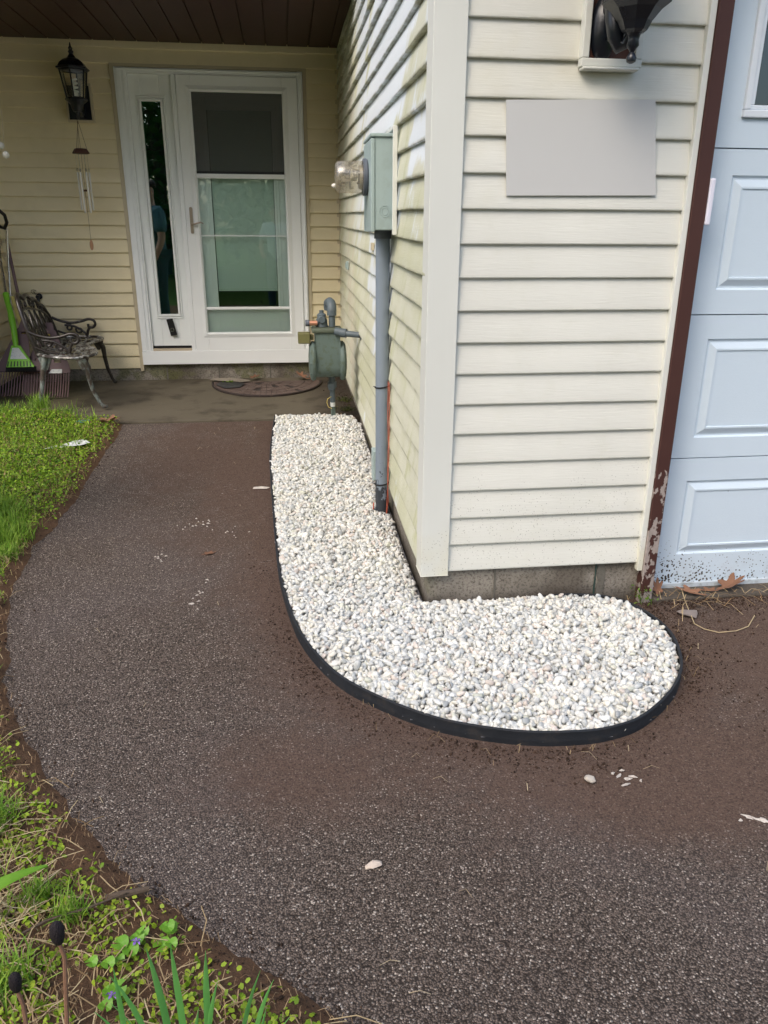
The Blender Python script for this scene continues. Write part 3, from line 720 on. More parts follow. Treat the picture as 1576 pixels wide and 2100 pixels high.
for a, b in pan:
    frame_rect(gw, a, b, 1.655, 2.02, .022, gy-.012, gy+.02); frame_rect(gw, a+.022, b-.022, 1.677, 1.998, .014, gy-.006, gy+.02)
gw.build("window_frame", paint("window_trim", (.66, .72, .78), .45), gdo, bevel=.003)
gg = MB()
for a, b in pan: gg.box(a+.036, b-.036, gy+.004, gy+.008, 1.691, 1.984)
gg.build("window_glass", glass("garage_glass", (.12, .17, .15), .02, 2.0), gdo)
gs = MB(); gs.box(W0, W1, gy-.010, gy+.02, .0125, .030); gs.build("bottom_seal", paint("pale_seal", (.5, .56, .6), .5, dirt=.5), gdo)

# ------------------------------------------------------------------ grey stand-in panel, small fittings
pq = MB(); quad = [(.2185, 1.4165), (.6995, 1.4215), (.6635, 1.6875), (.2025, 1.677)]
pq.prism(quad, lambda u, v, w_: (u, w_, v), -.0165, -.0128)
tag(pq.build("panel", M['grey'], origin=(.45, -.02, 1.41)), "large blank light grey stand-in panel on the cream front siding", "panel")  # blank stand-in for a masked area; trapezoid reads as a rectangle from the camera
wb = MB(); wb.box(.8665, .884, -.036, -.012, 1.335, 1.472)
wbo = wb.build("sensor_box", paint("sensor_white", (.70, .70, .80), .4), origin=(.874, -.02, 1.33), bevel=.004); tag(wbo, "slim white plastic box against the brown garage trim", "sensor")
bb = thing("doorbell", "black doorbell with round button at the foot of the narrow side window", "doorbell", (-1.41, DY+.015, .508))
b = MB(); b.prism([(-1.441, .632), (-1.400, .637), (-1.374, .512), (-1.416, .505)], lambda u, v, w_: (u, w_, v), DY-.006, DY+.0195); b.build("body", M['black'], bb, bevel=.003)
b = MB(); b.tube([(-1.404+.013*math.cos(a), DY-.008, .553+.013*math.sin(a)) for a in np.linspace(0, 2*math.pi, 17)[:-1]], .0035, 6, closed=True); b.build("button_ring", M['steel'], bb, smooth=True)

# ------------------------------------------------------------------ porch lantern (back wall)
L = thing("wall_lantern", "black carriage lantern with glass panes under the dark porch ceiling", "lantern", (-1.905, 3.9, 2.07))
cx, cy = -1.905, 3.90
def hexring(mb, prof, c, rot=math.pi/6): mb.lathe(prof, c, 6, 'z', rot=rot)
m = MB(); hexring(m, [(.030, 2.462), (.062, 2.450), (.090, 2.428), (.104, 2.405), (.118, 2.398), (.118, 2.390), (.095, 2.386), (.05, 2.386)], (cx, cy, 0))
m.lathe([(.030, 2.462), (.020, 2.478), (.013, 2.487), (.020, 2.50), (.012, 2.512), (.016, 2.522), (.007, 2.535), (.004, 2.553), (.001, 2.56)], (cx, cy, 0), 12); m.build("cap", M['blackmetal'], L, smooth=True, ang=30)
m = MB()
for j in range(6):
    a = math.pi/6+j*math.pi/3; m.tube([(cx+.097*math.cos(a), cy+.097*math.sin(a), 2.387), (cx+.066*math.cos(a), cy+.066*math.sin(a), 2.205)], .0055, 6)
for r_, z_ in ((.097, 2.384), (.066, 2.207)): m.tube([(cx+r_*math.cos(math.pi/6+j*math.pi/3), cy+r_*math.sin(math.pi/6+j*math.pi/3), z_) for j in range(6)], .006, 6, closed=True)
m.build("cage", M['blackmetal'], L)
m = MB(); m.lathe([(.064, 2.206), (.094, 2.385)], (cx, cy, 0), 6, rot=math.pi/6); m.f = m.f[:6]; m.m = m.m[:6]; m.build("glass", M['clearglass'], L)
m = MB(); m.lathe([(.074, 2.205), (.080, 2.198), (.072, 2.190), (.048, 2.172), (.038, 2.14), (.030, 2.12)], (cx, cy, 0), 12); m.tube([(cx, cy, 2.15), (cx, cy+.05, 2.115), (cx, cy+.12, 2.12), (cx+.0, D-.06, 2.17)], [.028, .022, .018, .022], 10); m.lathe([(.016, 2.12), (.010, 2.10), (.014, 2.09), (.006, 2.07)], (cx, cy, 0), 10); m.build("bracket", M['blackmetal'], L, smooth=True)
m = MB(); pts = [(cx+.017*math.cos(a*1.0), cy+.017*math.sin(a*1.0), 2.25+.0042*a) for a in np.linspace(0, 6*math.pi, 50)]; m.tube(pts, .0065, 6); m.lathe([(.018, 2.205), (.018, 2.248)], (cx, cy, 0), 12); m.build("bulb", paint("bulb_white", (.75, .78, .68), .4), L, smooth=True)
m = MB(); m.box(-2.005, -1.847, D-.052, D-.015, 2.090, 2.315); m.build("mount_block", M['blackmetal'], L)
m = MB(); frame_rect(m, -2.022, -1.830, 2.072, 2.333, .018, D-.047, D-.012); m.build("mount_frame", M['tantrim'], L, bevel=.003)

# wind chime
W = thing("wind_chime", "wind chime with clear tubes and wooden sail hanging below the porch lantern", "wind chime", (-1.917, 3.9, 1.19))
wx, wy = -1.918, 3.90
m = MB()
for j in range(3):
    a = j*2.09+.4; m.tube([(wx+.005, wy, 2.065), (wx+.045*math.cos(a), wy+.045*math.sin(a), 1.875)], .0013, 4)
m.tube([(wx, wy, 2.07), (wx, wy, 1.86)], .0012, 4)
m.tube([(wx+.001, wy, 1.86), (wx-.002, wy, 1.70), (wx-.004, wy, 1.25)], .0012, 4); m.build("string", M['chimewood'], W)
m = MB(); m.lathe([(.040, 1.880), (.046, 1.876), (.062, 1.852), (.060, 1.846), (.02, 1.846)], (wx, wy, 0), 6); m.build("top_disc", M['chimewood'], W)
m = MB(); m.lathe([(.013, 1.603), (.014, 1.597), (.013, 1.590)], (wx-.002, wy, 0), 12); m.build("striker", M['chimewood'], W)
for j in range(6):
    a = j*math.pi/3+.2; px, py = wx+.040*math.cos(a), wy+.040*math.sin(a)
    m = MB(); m.tube([(px, py, 1.72), (px, py, 1.46-.01*(j % 3))], .0075, 8); 
    to = m.build("tube", M['chimetube'], W, smooth=True)
    m = MB(); m.tube([(px, py, 1.85), (px, py, 1.715)], .0009, 4); m.tube([(px+.006*math.cos(t_), py, 1.737+.009*math.sin(t_)) for t_ in np.linspace(0, 6.28, 9)[:-1]], .0012, 4, closed=True); m.build("cord", M['steel'], to)
m = MB(); m.prism([(.0135*math.cos(t_), .038*math.sin(t_)) for t_ in np.linspace(0, 6.283, 19)[:-1]], lambda u, v, w_: (wx-.004+u, wy+w_, 1.212+v), -.003, .003); m.build("sail", M['sailwood'], W)
# hanging balls
H = thing("hanging_balls", "string of two white textured balls hanging at the far left of the porch", "ornament", (-2.30, 3.4, 1.75))
for bx, bz in ((-2.290, 1.789), (-2.318, 1.846)):
    m = MB(); 
    prof = [(max(.0005, .0225*math.sin(t_)), bz-.0225*math.cos(t_)) for t_ in np.linspace(0, math.pi, 10)]; m.lathe(prof, (bx, 3.4 if bx > -2.3 else 3.41, 0), 14); m.build("ball", M['ball'], H, smooth=True)
m = MB(); m.tube([(-2.290, 3.4, 1.80), (-2.292, 3.4, 1.86), (-2.278, 3.4, 2.02), (-2.275, 3.4, CEIL)], .0018, 5); m.tube([(-2.318, 3.41, 1.86), (-2.30, 3.405, 1.98), (-2.275, 3.4, CEIL)], .0015, 5); m.build("string", M['tantrim'], H)

# ------------------------------------------------------------------ garage lantern (front wall)
G = thing("wall_lantern", "glossy black lantern on a curved arm above the grey stand-in panel", "lantern", (.50, -.02, 1.757))
m = MB(); frame_rect(m, .414, .598, 1.765, 2.22, .022, -.040, -.008); m.box(.418, .590, -.046, -.010, 1.757, 1.7645); m.build("mount_frame", M['trim'], G, bevel=.003)
m = MB(); m.box(.436, .576, -.020, -.012, 1.787, 2.198); m.build("mount_block", M['brownplate'], G)
m = MB()
prof = [(.002, .0), (.030, .004), (.047, .012), (.050, .020)]
for sc_, yy in ((1, 0),):
    vv = []; n = 20
    ring = [(1.0, 0.0), (1.0, .010), (.80, .020), (.55, .030), (.3, .034)]
    for s_, d_ in ring: vv += [(.478+.040*s_*math.cos(2*math.pi*j/n), -.020-d_, 1.865+.085*s_*math.sin(2*math.pi*j/n)) for j in range(n)]
    fs = [(i*n+j, (i+1)*n+j, (i+1)*n+(j+1) % n, i*n+(j+1) % n) for i in range(len(ring)-1) for j in range(n)]+[tuple((len(ring)-1)*n+j for j in range(n))]
    m.add(vv, fs)
m.build("back_plate", M['blackmetal'], G, smooth=True, ang=50)
m = MB(); arm = [(.478, -.05, 1.90), (.470, -.085, 1.925), (.463, -.12, 1.905), (.462, -.145, 1.86), (.468, -.150, 1.815), (.480, -.150, 1.793), (.492, -.165, 1.80), (.494, -.185, 1.815)]
m.tube([Vector(a) for a in arm], [.016, .022, .026, .027, .024, .019, .015, .013], 12); m.build("arm", M['blackmetal'], G, smooth=True, ang=60)
m = MB(); lc = (.496, -.20, 0)
m.lathe([(.004, 1.744), (.012, 1.748), (.014, 1.757), (.010, 1.766), (.006, 1.771), (.010, 1.778), (.017, 1.786), (.015, 1.800), (.018, 1.812), (.026, 1.818)], lc, 14); m.build("finial", M['blackmetal'], G, smooth=True, ang=50)
m = MB(); m.lathe([(.026, 1.816), (.034, 1.822), (.044, 1.842), (.066, 1.868), (.088, 1.884), (.091, 1.890), (.084, 1.896)], lc, 8, rot=math.pi/8); m.build("base_bowl", M['blackmetal'], G)
m = MB()
for j in range(8):
    a = math.pi/8+j*math.pi/4; m.tube([(.496+.078*math.cos(a), -.20+.078*math.sin(a), 1.893), (.496+.10*math.cos(a), -.20+.10*math.sin(a), 2.10)], .005, 6)
m.lathe([(.12, 2.10), (.13, 2.108), (.11, 2.14), (.06, 2.18), (.02, 2.20), (.012, 2.24), (.002, 2.26)], lc, 8, rot=math.pi/8); m.build("cage", M['blackmetal'], G)
m = MB(); m.lathe([(.076, 1.893), (.098, 2.10)], lc, 8, rot=math.pi/8); m.f = m.f[:8]; m.m = m.m[:8]; m.build("glass", M['clearglass'], G)

# ------------------------------------------------------------------ electric meter and conduit
E_ = thing("electric_meter", "pale grey-green metal meter box with a clear glass meter on the weathered side wall", "electric meter", (-.06, .87, 1.30))
m = MB(); m.box(-.100, -.022, .752, 1.02, 1.318, 1.655); m.build("box", M['metergrey'], E_, bevel=.004)
m = MB(); m.box(-.116, -.1005, .747, 1.025, 1.312, 1.650); m.box(-.118, -.020, .744, 1.028, 1.6555, 1.668); m.build("cover", M['metergrey'], E_, bevel=.003)
m = MB()
for r_ in (.021, .013): m.tube([(-.060+r_*math.cos(a), .7515, 1.388+r_*math.sin(a)) for a in np.linspace(0, 2*math.pi, 25)[:-1]], .0014, 5, closed=True)
m.build("knockout_ring", M['metergrey'], E_, smooth=True)
m = MB(); m.lathe([(.066, -.1165), (.070, -.122), (.070, -.134), (.062, -.136)], (0, .885, 1.520), 24, 'x'); m.build("meter_ring", M['pvcdark'], E_, smooth=True, ang=30)
m = MB(); m.lathe([(.061, -.136), (.061, -.205), (.058, -.238), (.050, -.246), (.02, -.248)], (0, .885, 1.520), 28, 'x'); m.build("meter_glass", M['meterglass'], E_, smooth=True, ang=50)
m = MB(); m.lathe([(.008, -.247), (.009, -.253), (.006, -.260), (.004, -.262)], (0, .885, 1.487), 10, 'x'); m.build("seal_knob", M['ball'], E_, smooth=True)
mech = paint("meter_works", (.50, .47, .38), .35, .4, .2, .5, .5, scale=90, dirt=.5)
r2 = random.Random(3)
m = MB(); m.lathe([(.045, -.138), (.045, -.150)], (0, .885, 1.52), 20, 'x'); m.box(-.225, -.195, .858, .912, 1.535, 1.565)
for i in range(34):
    x_ = -.150-r2.random()*.075; y_ = .885+r2.uniform(-.04, .04); z_ = 1.52+r2.uniform(-.043, .043); a, b, c = r2.uniform(.003, .012), r2.uniform(.004, .014), r2.uniform(.001, .007)
    if (y_-.885)**2+(z_-1.52)**2 < .0021: m.box(x_-a, x_+a, y_-b, y_+b, z_-c, z_+c)
m.lathe([(.04, -.186), (.04, -.188)], (0, .885, 1.51), 20, 'x'); m.build("meter_works", mech, E_)
m = MB(); m.box(-.036, -.0185, .700, .712, 1.300, 1.690); m.box(-.036, -.0185, .712, 1.05, 1.678, 1.690); m.build("siding_channel", M['trim'], E_, bevel=.002)
C_ = thing("conduit", "grey vertical electrical pipe below the meter box, blackened at its foot in the white stones", "pipe", (-.046, .93, .03))
m = MB(); m.tube([(-.046, .93, z_) for z_ in np.linspace(-.02, 1.29, 14)], .0305, 20); m.build("pipe", M['pvc'], C_, smooth=True)
m = MB(); m.tube([(-.046, .93, 1.285), (-.046, .93, 1.32)], .037, 20); m.build("collar", M['pvcdark'], C_, smooth=True)
for z_ in (.655, .195):
    m = MB(); m.tube([(-.046+.0325*math.cos(a), .93+.0325*math.sin(a), z_+.004*math.cos(a)) for a in np.linspace(0, 2*math.pi, 21)[:-1]], .0032, 6, closed=True); m.tube([(-.078, .92, z_), (-.088, .915, z_+.004)], .002, 5); m.build("strap", M['black'], C_, smooth=True)
J = thing("wire_loop", "thin orange wires strapped behind the grey conduit pipe", "cable", (-.02, .90, .03))
m = MB()
m.tube([(-.026, .872, .69), (-.0275, .868, .55), (-.025, .866, .40), (-.026, .875, .25), (-.02, .89, .12), (-.03, .90, .02)], .0016, 6)
m.tube([(-.021, .862, .685), (-.022, .858, .52), (-.0215, .862, .34), (-.024, .872, .22), (-.03, .89, .04)], .0014, 6)
m.tube([(-.085, .925, .10), (-.088, .925, .06), (-.088, .92, .01)], .003, 6)
m.build("wire", M['orange'], J, smooth=True)
m = MB(); m.box(-.078, -.020, 1.03, 1.10, .175, .325); jb = m.build("junction_box", M['metergrey'], origin=(-.05, 1.065, .17), bevel=.004); tag(jb, "small grey utility box low on the side wall behind the conduit", "utility box")
m = MB(); m.box(-.030, -.0165, 3.14, 3.21, 1.065, 1.12); m.box(-.036, -.0301, 3.15, 3.195, 1.075, 1.11); tag(m.build("outlet_cover", M['metergrey'], origin=(-.02, 3.18, 1.06), bevel=.002), "tiny grey cover plate on the side wall near the inner corner", "wall fitting")
m = MB(); m.box(-.026, -.0165, 1.52, 1.60, 1.225, 1.262); tag(m.build("latch_clip", M['tantrim'], origin=(-.02, 1.5, 1.22), bevel=.002), "rusty little clip on the side siding left of the conduit top", "wall fitting")

# ------------------------------------------------------------------ gas meter
GX, GY = -.213, 2.50
A = thing("gas_meter", "weathered green gas meter on a pipe rising from the white gravel beside the front door", "gas meter", (-.18, 2.6, .08))
m = MB()
prof = [(-.072, .735), (-.072, .62), (-.085, .50)]+[(.085*math.cos(a), .50+.085*math.sin(a)*.9) for a in np.linspace(math.pi, 2*math.pi, 12)[1:-1]]+[(.085, .50), (.072, .62), (.072, .735)]
m.prism([(u, v) for u, v in prof], lambda u, v, w_: (w_, GY+u, v), GX-.078, GX+.082); m.build("body", M['gasgreen'], A, smooth=True, bevel=.006, ang=30)
for s_ in (-1, 1):
    m = MB(); x_ = GX+(-.078 if s_ < 0 else .082)
    c_ = (0, GY, .545)
    out = [(.150, .0), (.158, .010), (.158, .022), (.140, .030), (.130, .036), (.06, .042)]
    n = 28; vv = []
    for r_, d_ in out: vv += [(x_+s_*d_, GY+r_*math.cos(2*math.pi*j/n)*.74, .528+r_*.80*math.sin(2*math.pi*j/n)) for j in range(n)]
    fs = [(i*n+j, i*n+(j+1) % n, (i+1)*n+(j+1) % n, (i+1)*n+j) for i in range(len(out)-1) for j in range(n)]+[tuple((len(out)-1)*n+j for j in range(n)), tuple(range(n))]
    m.add(vv, fs)
    for j in range(10):
        a = 2*math.pi*j/10; m.lathe([(.006, x_+s_*.020), (.006, x_+s_*.033)], (0, GY+.143*.74*math.cos(a), .528+.143*.80*math.sin(a)), 6, 'x')
    m.build("side_cover", M['gasgreen'], A, smooth=True, ang=30)
m = MB(); m.box(GX-.098, GX+.096, GY-.085, GY+.085, .712, .742); m.build("top_flange", paint("mossy_flange", (.085, .105, .075), .6, .3, .3, scale=40, dirt=.5), A, bevel=.010)
m = MB(); m.box(GX-.185, GX-.108, GY-.06, GY+.03, .645, .712); m.box(GX-.108, GX-.085, GY-.03, GY+.01, .665, .70); m.build("index_box", M['olive'], A, bevel=.006)
m = MB(); m.tube([(GX+.05, GY-.08, .725), (GX+.10, GY-.10, .718), (GX+.12, GY-.12, .714), (-.012, GY-.15, .708)], [.026, .024, .019, .018], 14); m.tube([(GX+.085, GY-.10, .718), (GX+.118, GY-.115, .715)], .028, 12)
m.lathe([(.034, -.012), (.034, -.006)], (0, GY-.15, .708), 16, 'x'); m.build("outlet_pipe", M['gasgrey'], A, smooth=True, ang=50)
m = MB(); ux = GX+.035
m.tube([(ux, GY, .745), (ux, GY, .83)], .021, 14); m.tube([(ux, GY, .815), (ux, GY, .845)], .030, 14)
m.tube([(ux, GY, .84), (ux, GY+.004, .866), (ux-.004, GY+.022, .886), (ux-.01, GY+.05, .893), (ux-.016, GY+.075, .885), (ux-.016, GY+.088, .862), (ux-.016, GY+.09, .84)], [.031, .031, .031, .030, .031, .031, .030], 14)
m.build("riser_elbow", M['gasgrey'], A, smooth=True, ang=55)
m = MB(); m.lathe([(.042, .745), (.036, .77), (.036, .785), (.028, .80), (.028, .82), (.014, .83), (.014, .845)], (GX-.030, GY+.02, 0), 14); m.lathe([(.020, -.05), (.024, -.04), (.024, .03)], (GX-.030, GY+.02, .79), 12, 'y'); m.build("regulator", M['gasgrey'], A, smooth=True, ang=40)
m = MB(); m.tube([(GX-.135, GY-.02, .770), (GX-.110, GY-.02, .770)], .020, 14, mi=1); m.tube([(GX-.110, GY-.02, .770), (GX-.06, GY-.02, .770)], .016, 14); m.build("vent_cap", [M['copper'], M['pvcdark']], A, smooth=True, ang=40)
m = MB(); px_, py_ = -.180, 2.56
m.tube([(px_-.004, py_-.02, .44), (px_-.002, py_-.01, .33)], .022, 12); m.tube([(px_-.002, py_-.01, .385), (px_-.002, py_-.01, .345)], .030, 8); m.tube([(px_-.002, py_-.01, .335), (px_, py_, .245)], .017, 12)
m.box(px_-.028, px_+.006, py_-.048, py_-.025, .335, .375); m.build("inlet_valve", M['gasgrey'], A, smooth=True, ang=40)
m = MB(); m.tube([(px_, py_, .245), (px_+.001, py_, .215)], .0165, 12); m.build("white_tape", M['labelwhite'], A, smooth=True)
m = MB(); m.tube([(px_-.006, py_, .22), (px_+.0, py_, .05)], [.0085, .008], 8); m.tube([(px_+.009, py_, .22), (px_+.016, py_, .05)], [.0075, .007], 8); m.build("inlet_pipe", M['gasgreen'], A, smooth=True)
m = MB(); m.tube([(px_-.010, py_-.02, .285), (px_-.035, py_-.02, .27), (px_-.040, py_-.02, .245), (px_-.030, py_-.02, .215), (px_-.008, py_-.02, .205)], .0018, 6); m.build("tracer_wire", M['yellowwood'], A, smooth=True)

# ------------------------------------------------------------------ faucet
Fa = thing("garden_faucet", "black round-handled water tap on the tan wall above the bench", "tap", (-2.418, D-.02, .81))
m = MB(); m.tube([(-2.418, D-.01, .822), (-2.418, D-.075, .822)], .013, 10); m.tube([(-2.418, D-.055, .82), (-2.412, D-.075, .80), (-2.410, D-.08, .785)], [.014, .013, .012], 10); m.lathe([(.024, D-.020), (.024, D-.014)], (-2.418, 0, .822), 14, 'y'); m.build("spout", M['blackmetal'], Fa, smooth=True, ang=40)
m = MB(); m.tube([(-2.422, D-.06, .83), (-2.432, D-.09, .862)], .005, 8)
hc = Vector((-2.432, D-.09, .862))
ringp = [(hc.x+.020*math.cos(a), hc.y-.010*math.sin(a), hc.z+.017*math.sin(a)) for a in np.linspace(0, 2*math.pi, 21)[:-1]]
m.tube(ringp, .003, 6, closed=True)
for j in range(5): m.tube([hc, ringp[j*4]], .0022, 5)
m.build("handle_wheel", M['steel'], Fa, smooth=True)

# ------------------------------------------------------------------ rake, broom and poles in the left corner
P0 = Vector((0, 3.4, .142)); PV = Vector((0, .35, .53)).normalized(); PN = Vector((0, -.834, .551))
def onp(x, v, d=0.0): return Vector((x, P0.y, P0.z))+PV*v+PN*d
def rake(name, label, cx_, w2, d0, handle_mat, hx, seed, hl=1.0, group="leaf rakes in the porch corner"):
    Rk = thing(name, label, "rake", (cx_, 3.4, .14), group)
    m = MB(); z1 = .26; zt = .56
    def pr(poly, a, b): m.prism(poly, lambda u, v, w_: onp(u, v, w_), d0+a, d0+b)
    # shoulder band
    pr([(cx_-w2, z1-.050), (cx_+w2, z1-.050), (cx_+w2, z1-.02), (cx_+w2*.90, z1+.03), (cx_-w2*.90, z1+.03), (cx_-w2, z1-.02)], 0, .012)
    # A-shaped web: two legs and a middle bar leaving openings
    ap = .045
    pr([(cx_-w2*.90, z1+.03), (cx_-w2*.62, z1+.03), (cx_-.012, zt-.02), (cx_-ap, zt)], 0, .011)
    pr([(cx_+w2*.62, z1+.03), (cx_+w2*.90, z1+.03), (cx_+ap, zt), (cx_+.012, zt-.02)], 0, .011)
    pr([(cx_-w2*.28, z1+.03), (cx_+w2*.28, z1+.03), (cx_+.03, zt-.05), (cx_-.03, zt-.05)], .001, .010)
    pr([(cx_-ap, zt-.03), (cx_+ap, zt-.03), (cx_+.022, zt+.06), (cx_-.022, zt+.06)], -.004, .016)
    m.build("head", M['plum'], Rk, bevel=.002)
    m = MB(); n = 18
    for i in range(n):
        x_ = cx_-w2+.006+(2*w2-.012)*i/(n-1)
        pts = [onp(x_, z1-.045, d0+.006), onp(x_, .08, d0+.012), onp(x_+.002*math.sin(i*7), .022, d0+.016), onp(x_, .004, d0+.030)]
        m.tube(pts, .0044, 5, flat=.6)
    m.build("tines", M['plum'], Rk)
    return Rk
rk = rake("leaf_rake", "plum plastic leaf rake leaning upright in the left porch corner", -2.44, .175, .012, None, 0, 1)
rk2 = rake("leaf_rake", "plum leaf rake with a white label, half hidden under the bench", -2.275, .165, -.030, None, 0, 2)
m = MB(); m.prism([(-2.262, z_) for z_ in (.205,)]+[(-2.165, .205), (-2.165, .238), (-2.240, .238)], lambda u, v, w_: onp(u, v, w_), -.017, -.0155); m.build("label", M['labelwhite'], rk2)
m = MB(); m.tube([onp(-2.44, .60, .02), Vector((-2.50, 3.85, .90)), Vector((-2.56, 3.98, 1.25))], .012, 10); m.build("handle", M['plum'], rk, smooth=True)
m = MB(); m.tube([onp(-2.275, .52, -.022), Vector((-2.33, 3.82, .62)), Vector((-2.36, 3.86, .68))], .012, 10); m.build("handle", M['yellowwood'], rk2, smooth=True)
B = thing("broom", "lime green angled broom with a white label resting on the plum rake", "broom", (-2.44, 3.46, .33))
def onb(x, z, d=0): # broom plane leaning back
    t_ = (z-.333)/.172; return Vector((x, 3.455+.108*t_-d, z))
m = MB(); m.prism([(-2.530, .368), (-2.342, .368), (-2.448, .507), (-2.502, .507)], lambda u, v, w_: onb(u, v, w_), 0, .018); m.build("head", M['green'], B, bevel=.003)
m = MB(); m.prism([(-2.508, .420), (-2.390, .420), (-2.452, .495), (-2.497, .495)], lambda u, v, w_: onb(u, v, w_), .0185, .0195); m.build("label", M['labelwhite'], B)
m = MB()
for i in range(8):
    x_ = -2.527+.023*i; m.prism([(x_, .370), (x_+.008, .370), (x_+.010-.004*i*.3, .405), (x_+.004-.004*i*.3, .405)], lambda u, v, w_: onb(u, v, w_), .0182, .021)
m.build("rib", M['black'], B)
m = MB()
for i in range(60):
    x_ = -2.540+.215*i/59; m.tube([onb(x_*.98-.048, .368, .009), onb(x_, .334+.003*math.sin(i*5), .006+.004*math.sin(i*3))], .0028, 4)
m.build("bristles", M['black'], B)
m = MB(); m.tube([onb(-2.474, .50, .009), onb(-2.480, .54, .009), (-2.492, 3.62, .62), (-2.508, 3.66, .69), (-2.520, 3.69, .74), (-2.545, 3.74, .80), (-2.568, 3.80, .862)], [.016, .020, .021, .024, .020, .020, .024], 12); m.build("grip", M['green'], B, smooth=True)
m = MB(); m.tube([(-2.566, 3.795, .855), (-2.60, 3.90, 1.0), (-2.625, 3.97, 1.10), (-2.64, 4.04, 1.22)], .011, 10); m.build("pole", M['steel'], B, smooth=True)
m = MB(); m.tube([(-2.420, 3.62, .40), (-2.47, 3.75, .60), (-2.545, 3.86, .84)], [.006, .021, .014], 10, flat=.5); ys = m.build("stake", M['yellowwood'], origin=(-2.42, 3.6, .4), smooth=True); tag(ys, "worn yellow wooden tool handle standing between the broom and the bench", "tool handle")
m = MB(); m.tube([(-2.575, 3.86, .70), (-2.56, 3.90, .95), (-2.548, 3.94, 1.20), (-2.53, 3.93, 1.33)], .010, 10); m2 = MB(); 
T = thing("trimmer_pole", "dark steel pole with a black loop grip at the left edge of the porch", "garden tool", (-2.575, 3.86, .70))
m.build("shaft", M['steel'], T, smooth=True)
m2.tube([(-2.535, 3.90, 1.33), (-2.50, 3.86, 1.37), (-2.495, 3.82, 1.42), (-2.525, 3.80, 1.455), (-2.575, 3.82, 1.45), (-2.60, 3.88, 1.40), (-2.575, 3.92, 1.34)], .013, 10, closed=True); m2.build("loop_grip", M['black'], T, smooth=True)

# ------------------------------------------------------------------ bench
BE = thing("garden_bench", "ornate dark cast metal two-seat bench with a worn lattice seat", "bench", (-2.05, 3.4, .14))
BO = Vector((-2.18, 3.08, .5)); BU = Vector((-.124, .992, 0)); BV = Vector((-.25, 0, .97)); BN = Vector((.97, .12, .24))
def bk(u, v, d=0): return BO+BU*u*.98+BV*v+BN*d
m = MB()
outl = [(0, .0), (-.005, .16), (.03, .30), (.07, .375), (.14, .41), (.21, .40), (.28, .372), (.36, .388), (.44, .382), (.50, .352), (.58, .352), (.67, .33), (.74, .300), (.84, .278), (.92, .225), (.98, .16), (1.0, .0)]
outs = smooth_line(outl, 3)
m.tube([bk(u, v) for u, v in outs], .0145, 8); m.tube([bk(0, .0), bk(1.0, .0)], .012, 8)
arc = smooth_line([(.03, .28), (.15, .31), (.3, .305), (.5, .28), (.7, .25), (.88, .20), (.97, .13)], 3); m.tube([bk(u, v) for u, v in arc], .0085, 7)
def scroll(c, r, a0, turns, n=16, flip=1, shrink=.25):
    return [(c[0]+flip*(r*(1-(1-shrink)*i/n))*math.cos(a0+turns*2*math.pi*i/n), c[1]+(r*(1-(1-shrink)*i/n))*math.sin(a0+turns*2*math.pi*i/n)) for i in range(n+1)]
for (uc, vc, fl) in ((.13, .355, 1), (.27, .335, -1), (.42, .33, 1), (.55, .312, -1), (.68, .29, 1), (.80, .262, -1)):
    m.tube([bk(u, v) for u, v in scroll((uc, vc), .036, -1.2, 1.2, flip=fl)], .0065, 6)
for uc in (.12, .30, .48, .66, .84):
    hh = .29-.10*max(0, uc-.3)
    for s_ in (-1, 1):
        crv = [(uc+s_*.012, .0), (uc+s_*.05, hh*.28), (uc+s_*.070, hh*.55), (uc+s_*.045, hh*.8), (uc+s_*.006, hh)]
        m.tube([bk(u, v) for u, v in smooth_line(crv, 3)], .0068, 6)
    m.tube([bk(uc, .0), bk(uc+.01, hh*.45), bk(uc, hh)], .006, 6)
    for (du, dv) in ((.030, .42), (-.026, .66), (.0, .14)):
        c = (uc+du, hh*dv); m.prism([(c[0]+.019*math.cos(t_)*(1+.3*math.sin(3*t_)), c[1]+.030*math.sin(t_)) for t_ in np.linspace(0, 6.283, 9)[:-1]], lambda u, v, w_: bk(u, v, w_), -.005, .006)
m.build("backrest", M['castiron'], BE, smooth=True, ang=50)
seat = [(-2.19, 3.10), (-2.11, 2.98), (-1.99, 2.90), (-1.875, 2.885), (-1.812, 2.97), (-1.800, 3.10), (-1.835, 3.25), (-1.905, 3.40), (-1.950, 3.52), (-1.948, 3.66), (-1.925, 3.78), (-1.925, 3.90), (-1.975, 3.995), (-2.07, 4.04), (-2.22, 4.03), (-2.285, 3.95)]
SP = np.array(smooth_line(seat+[seat[0]], 4)[:-1]); SZ = .512
m = MB(); m.tube([(x_, y_, SZ) for x_, y_ in SP], .0145, 8, closed=True, flat=.8)
cen = np.array([-2.03, 3.47])
for sc_ in (.82, .60, .36):
    m.tube([tuple(cen+(p-cen)*np.array([sc_, sc_]))+(SZ-.004,) for p in SP[::2]], .008, 6, closed=True, flat=.6)
n_s = len(SP)
for i in range(0, n_s, 3):
    a = cen+(SP[i]-cen)*.2; b = SP[i]; nrm = np.array([-(b-a)[1], (b-a)[0]]); nrm = nrm/np.linalg.norm(nrm)
    m.tube([(*(a+(b-a)*t_+nrm*.018*math.sin(t_*9+i)), SZ-.003) for t_ in np.linspace(0, 1, 9)], .0085, 6, flat=.6)
rs = random.Random(5)
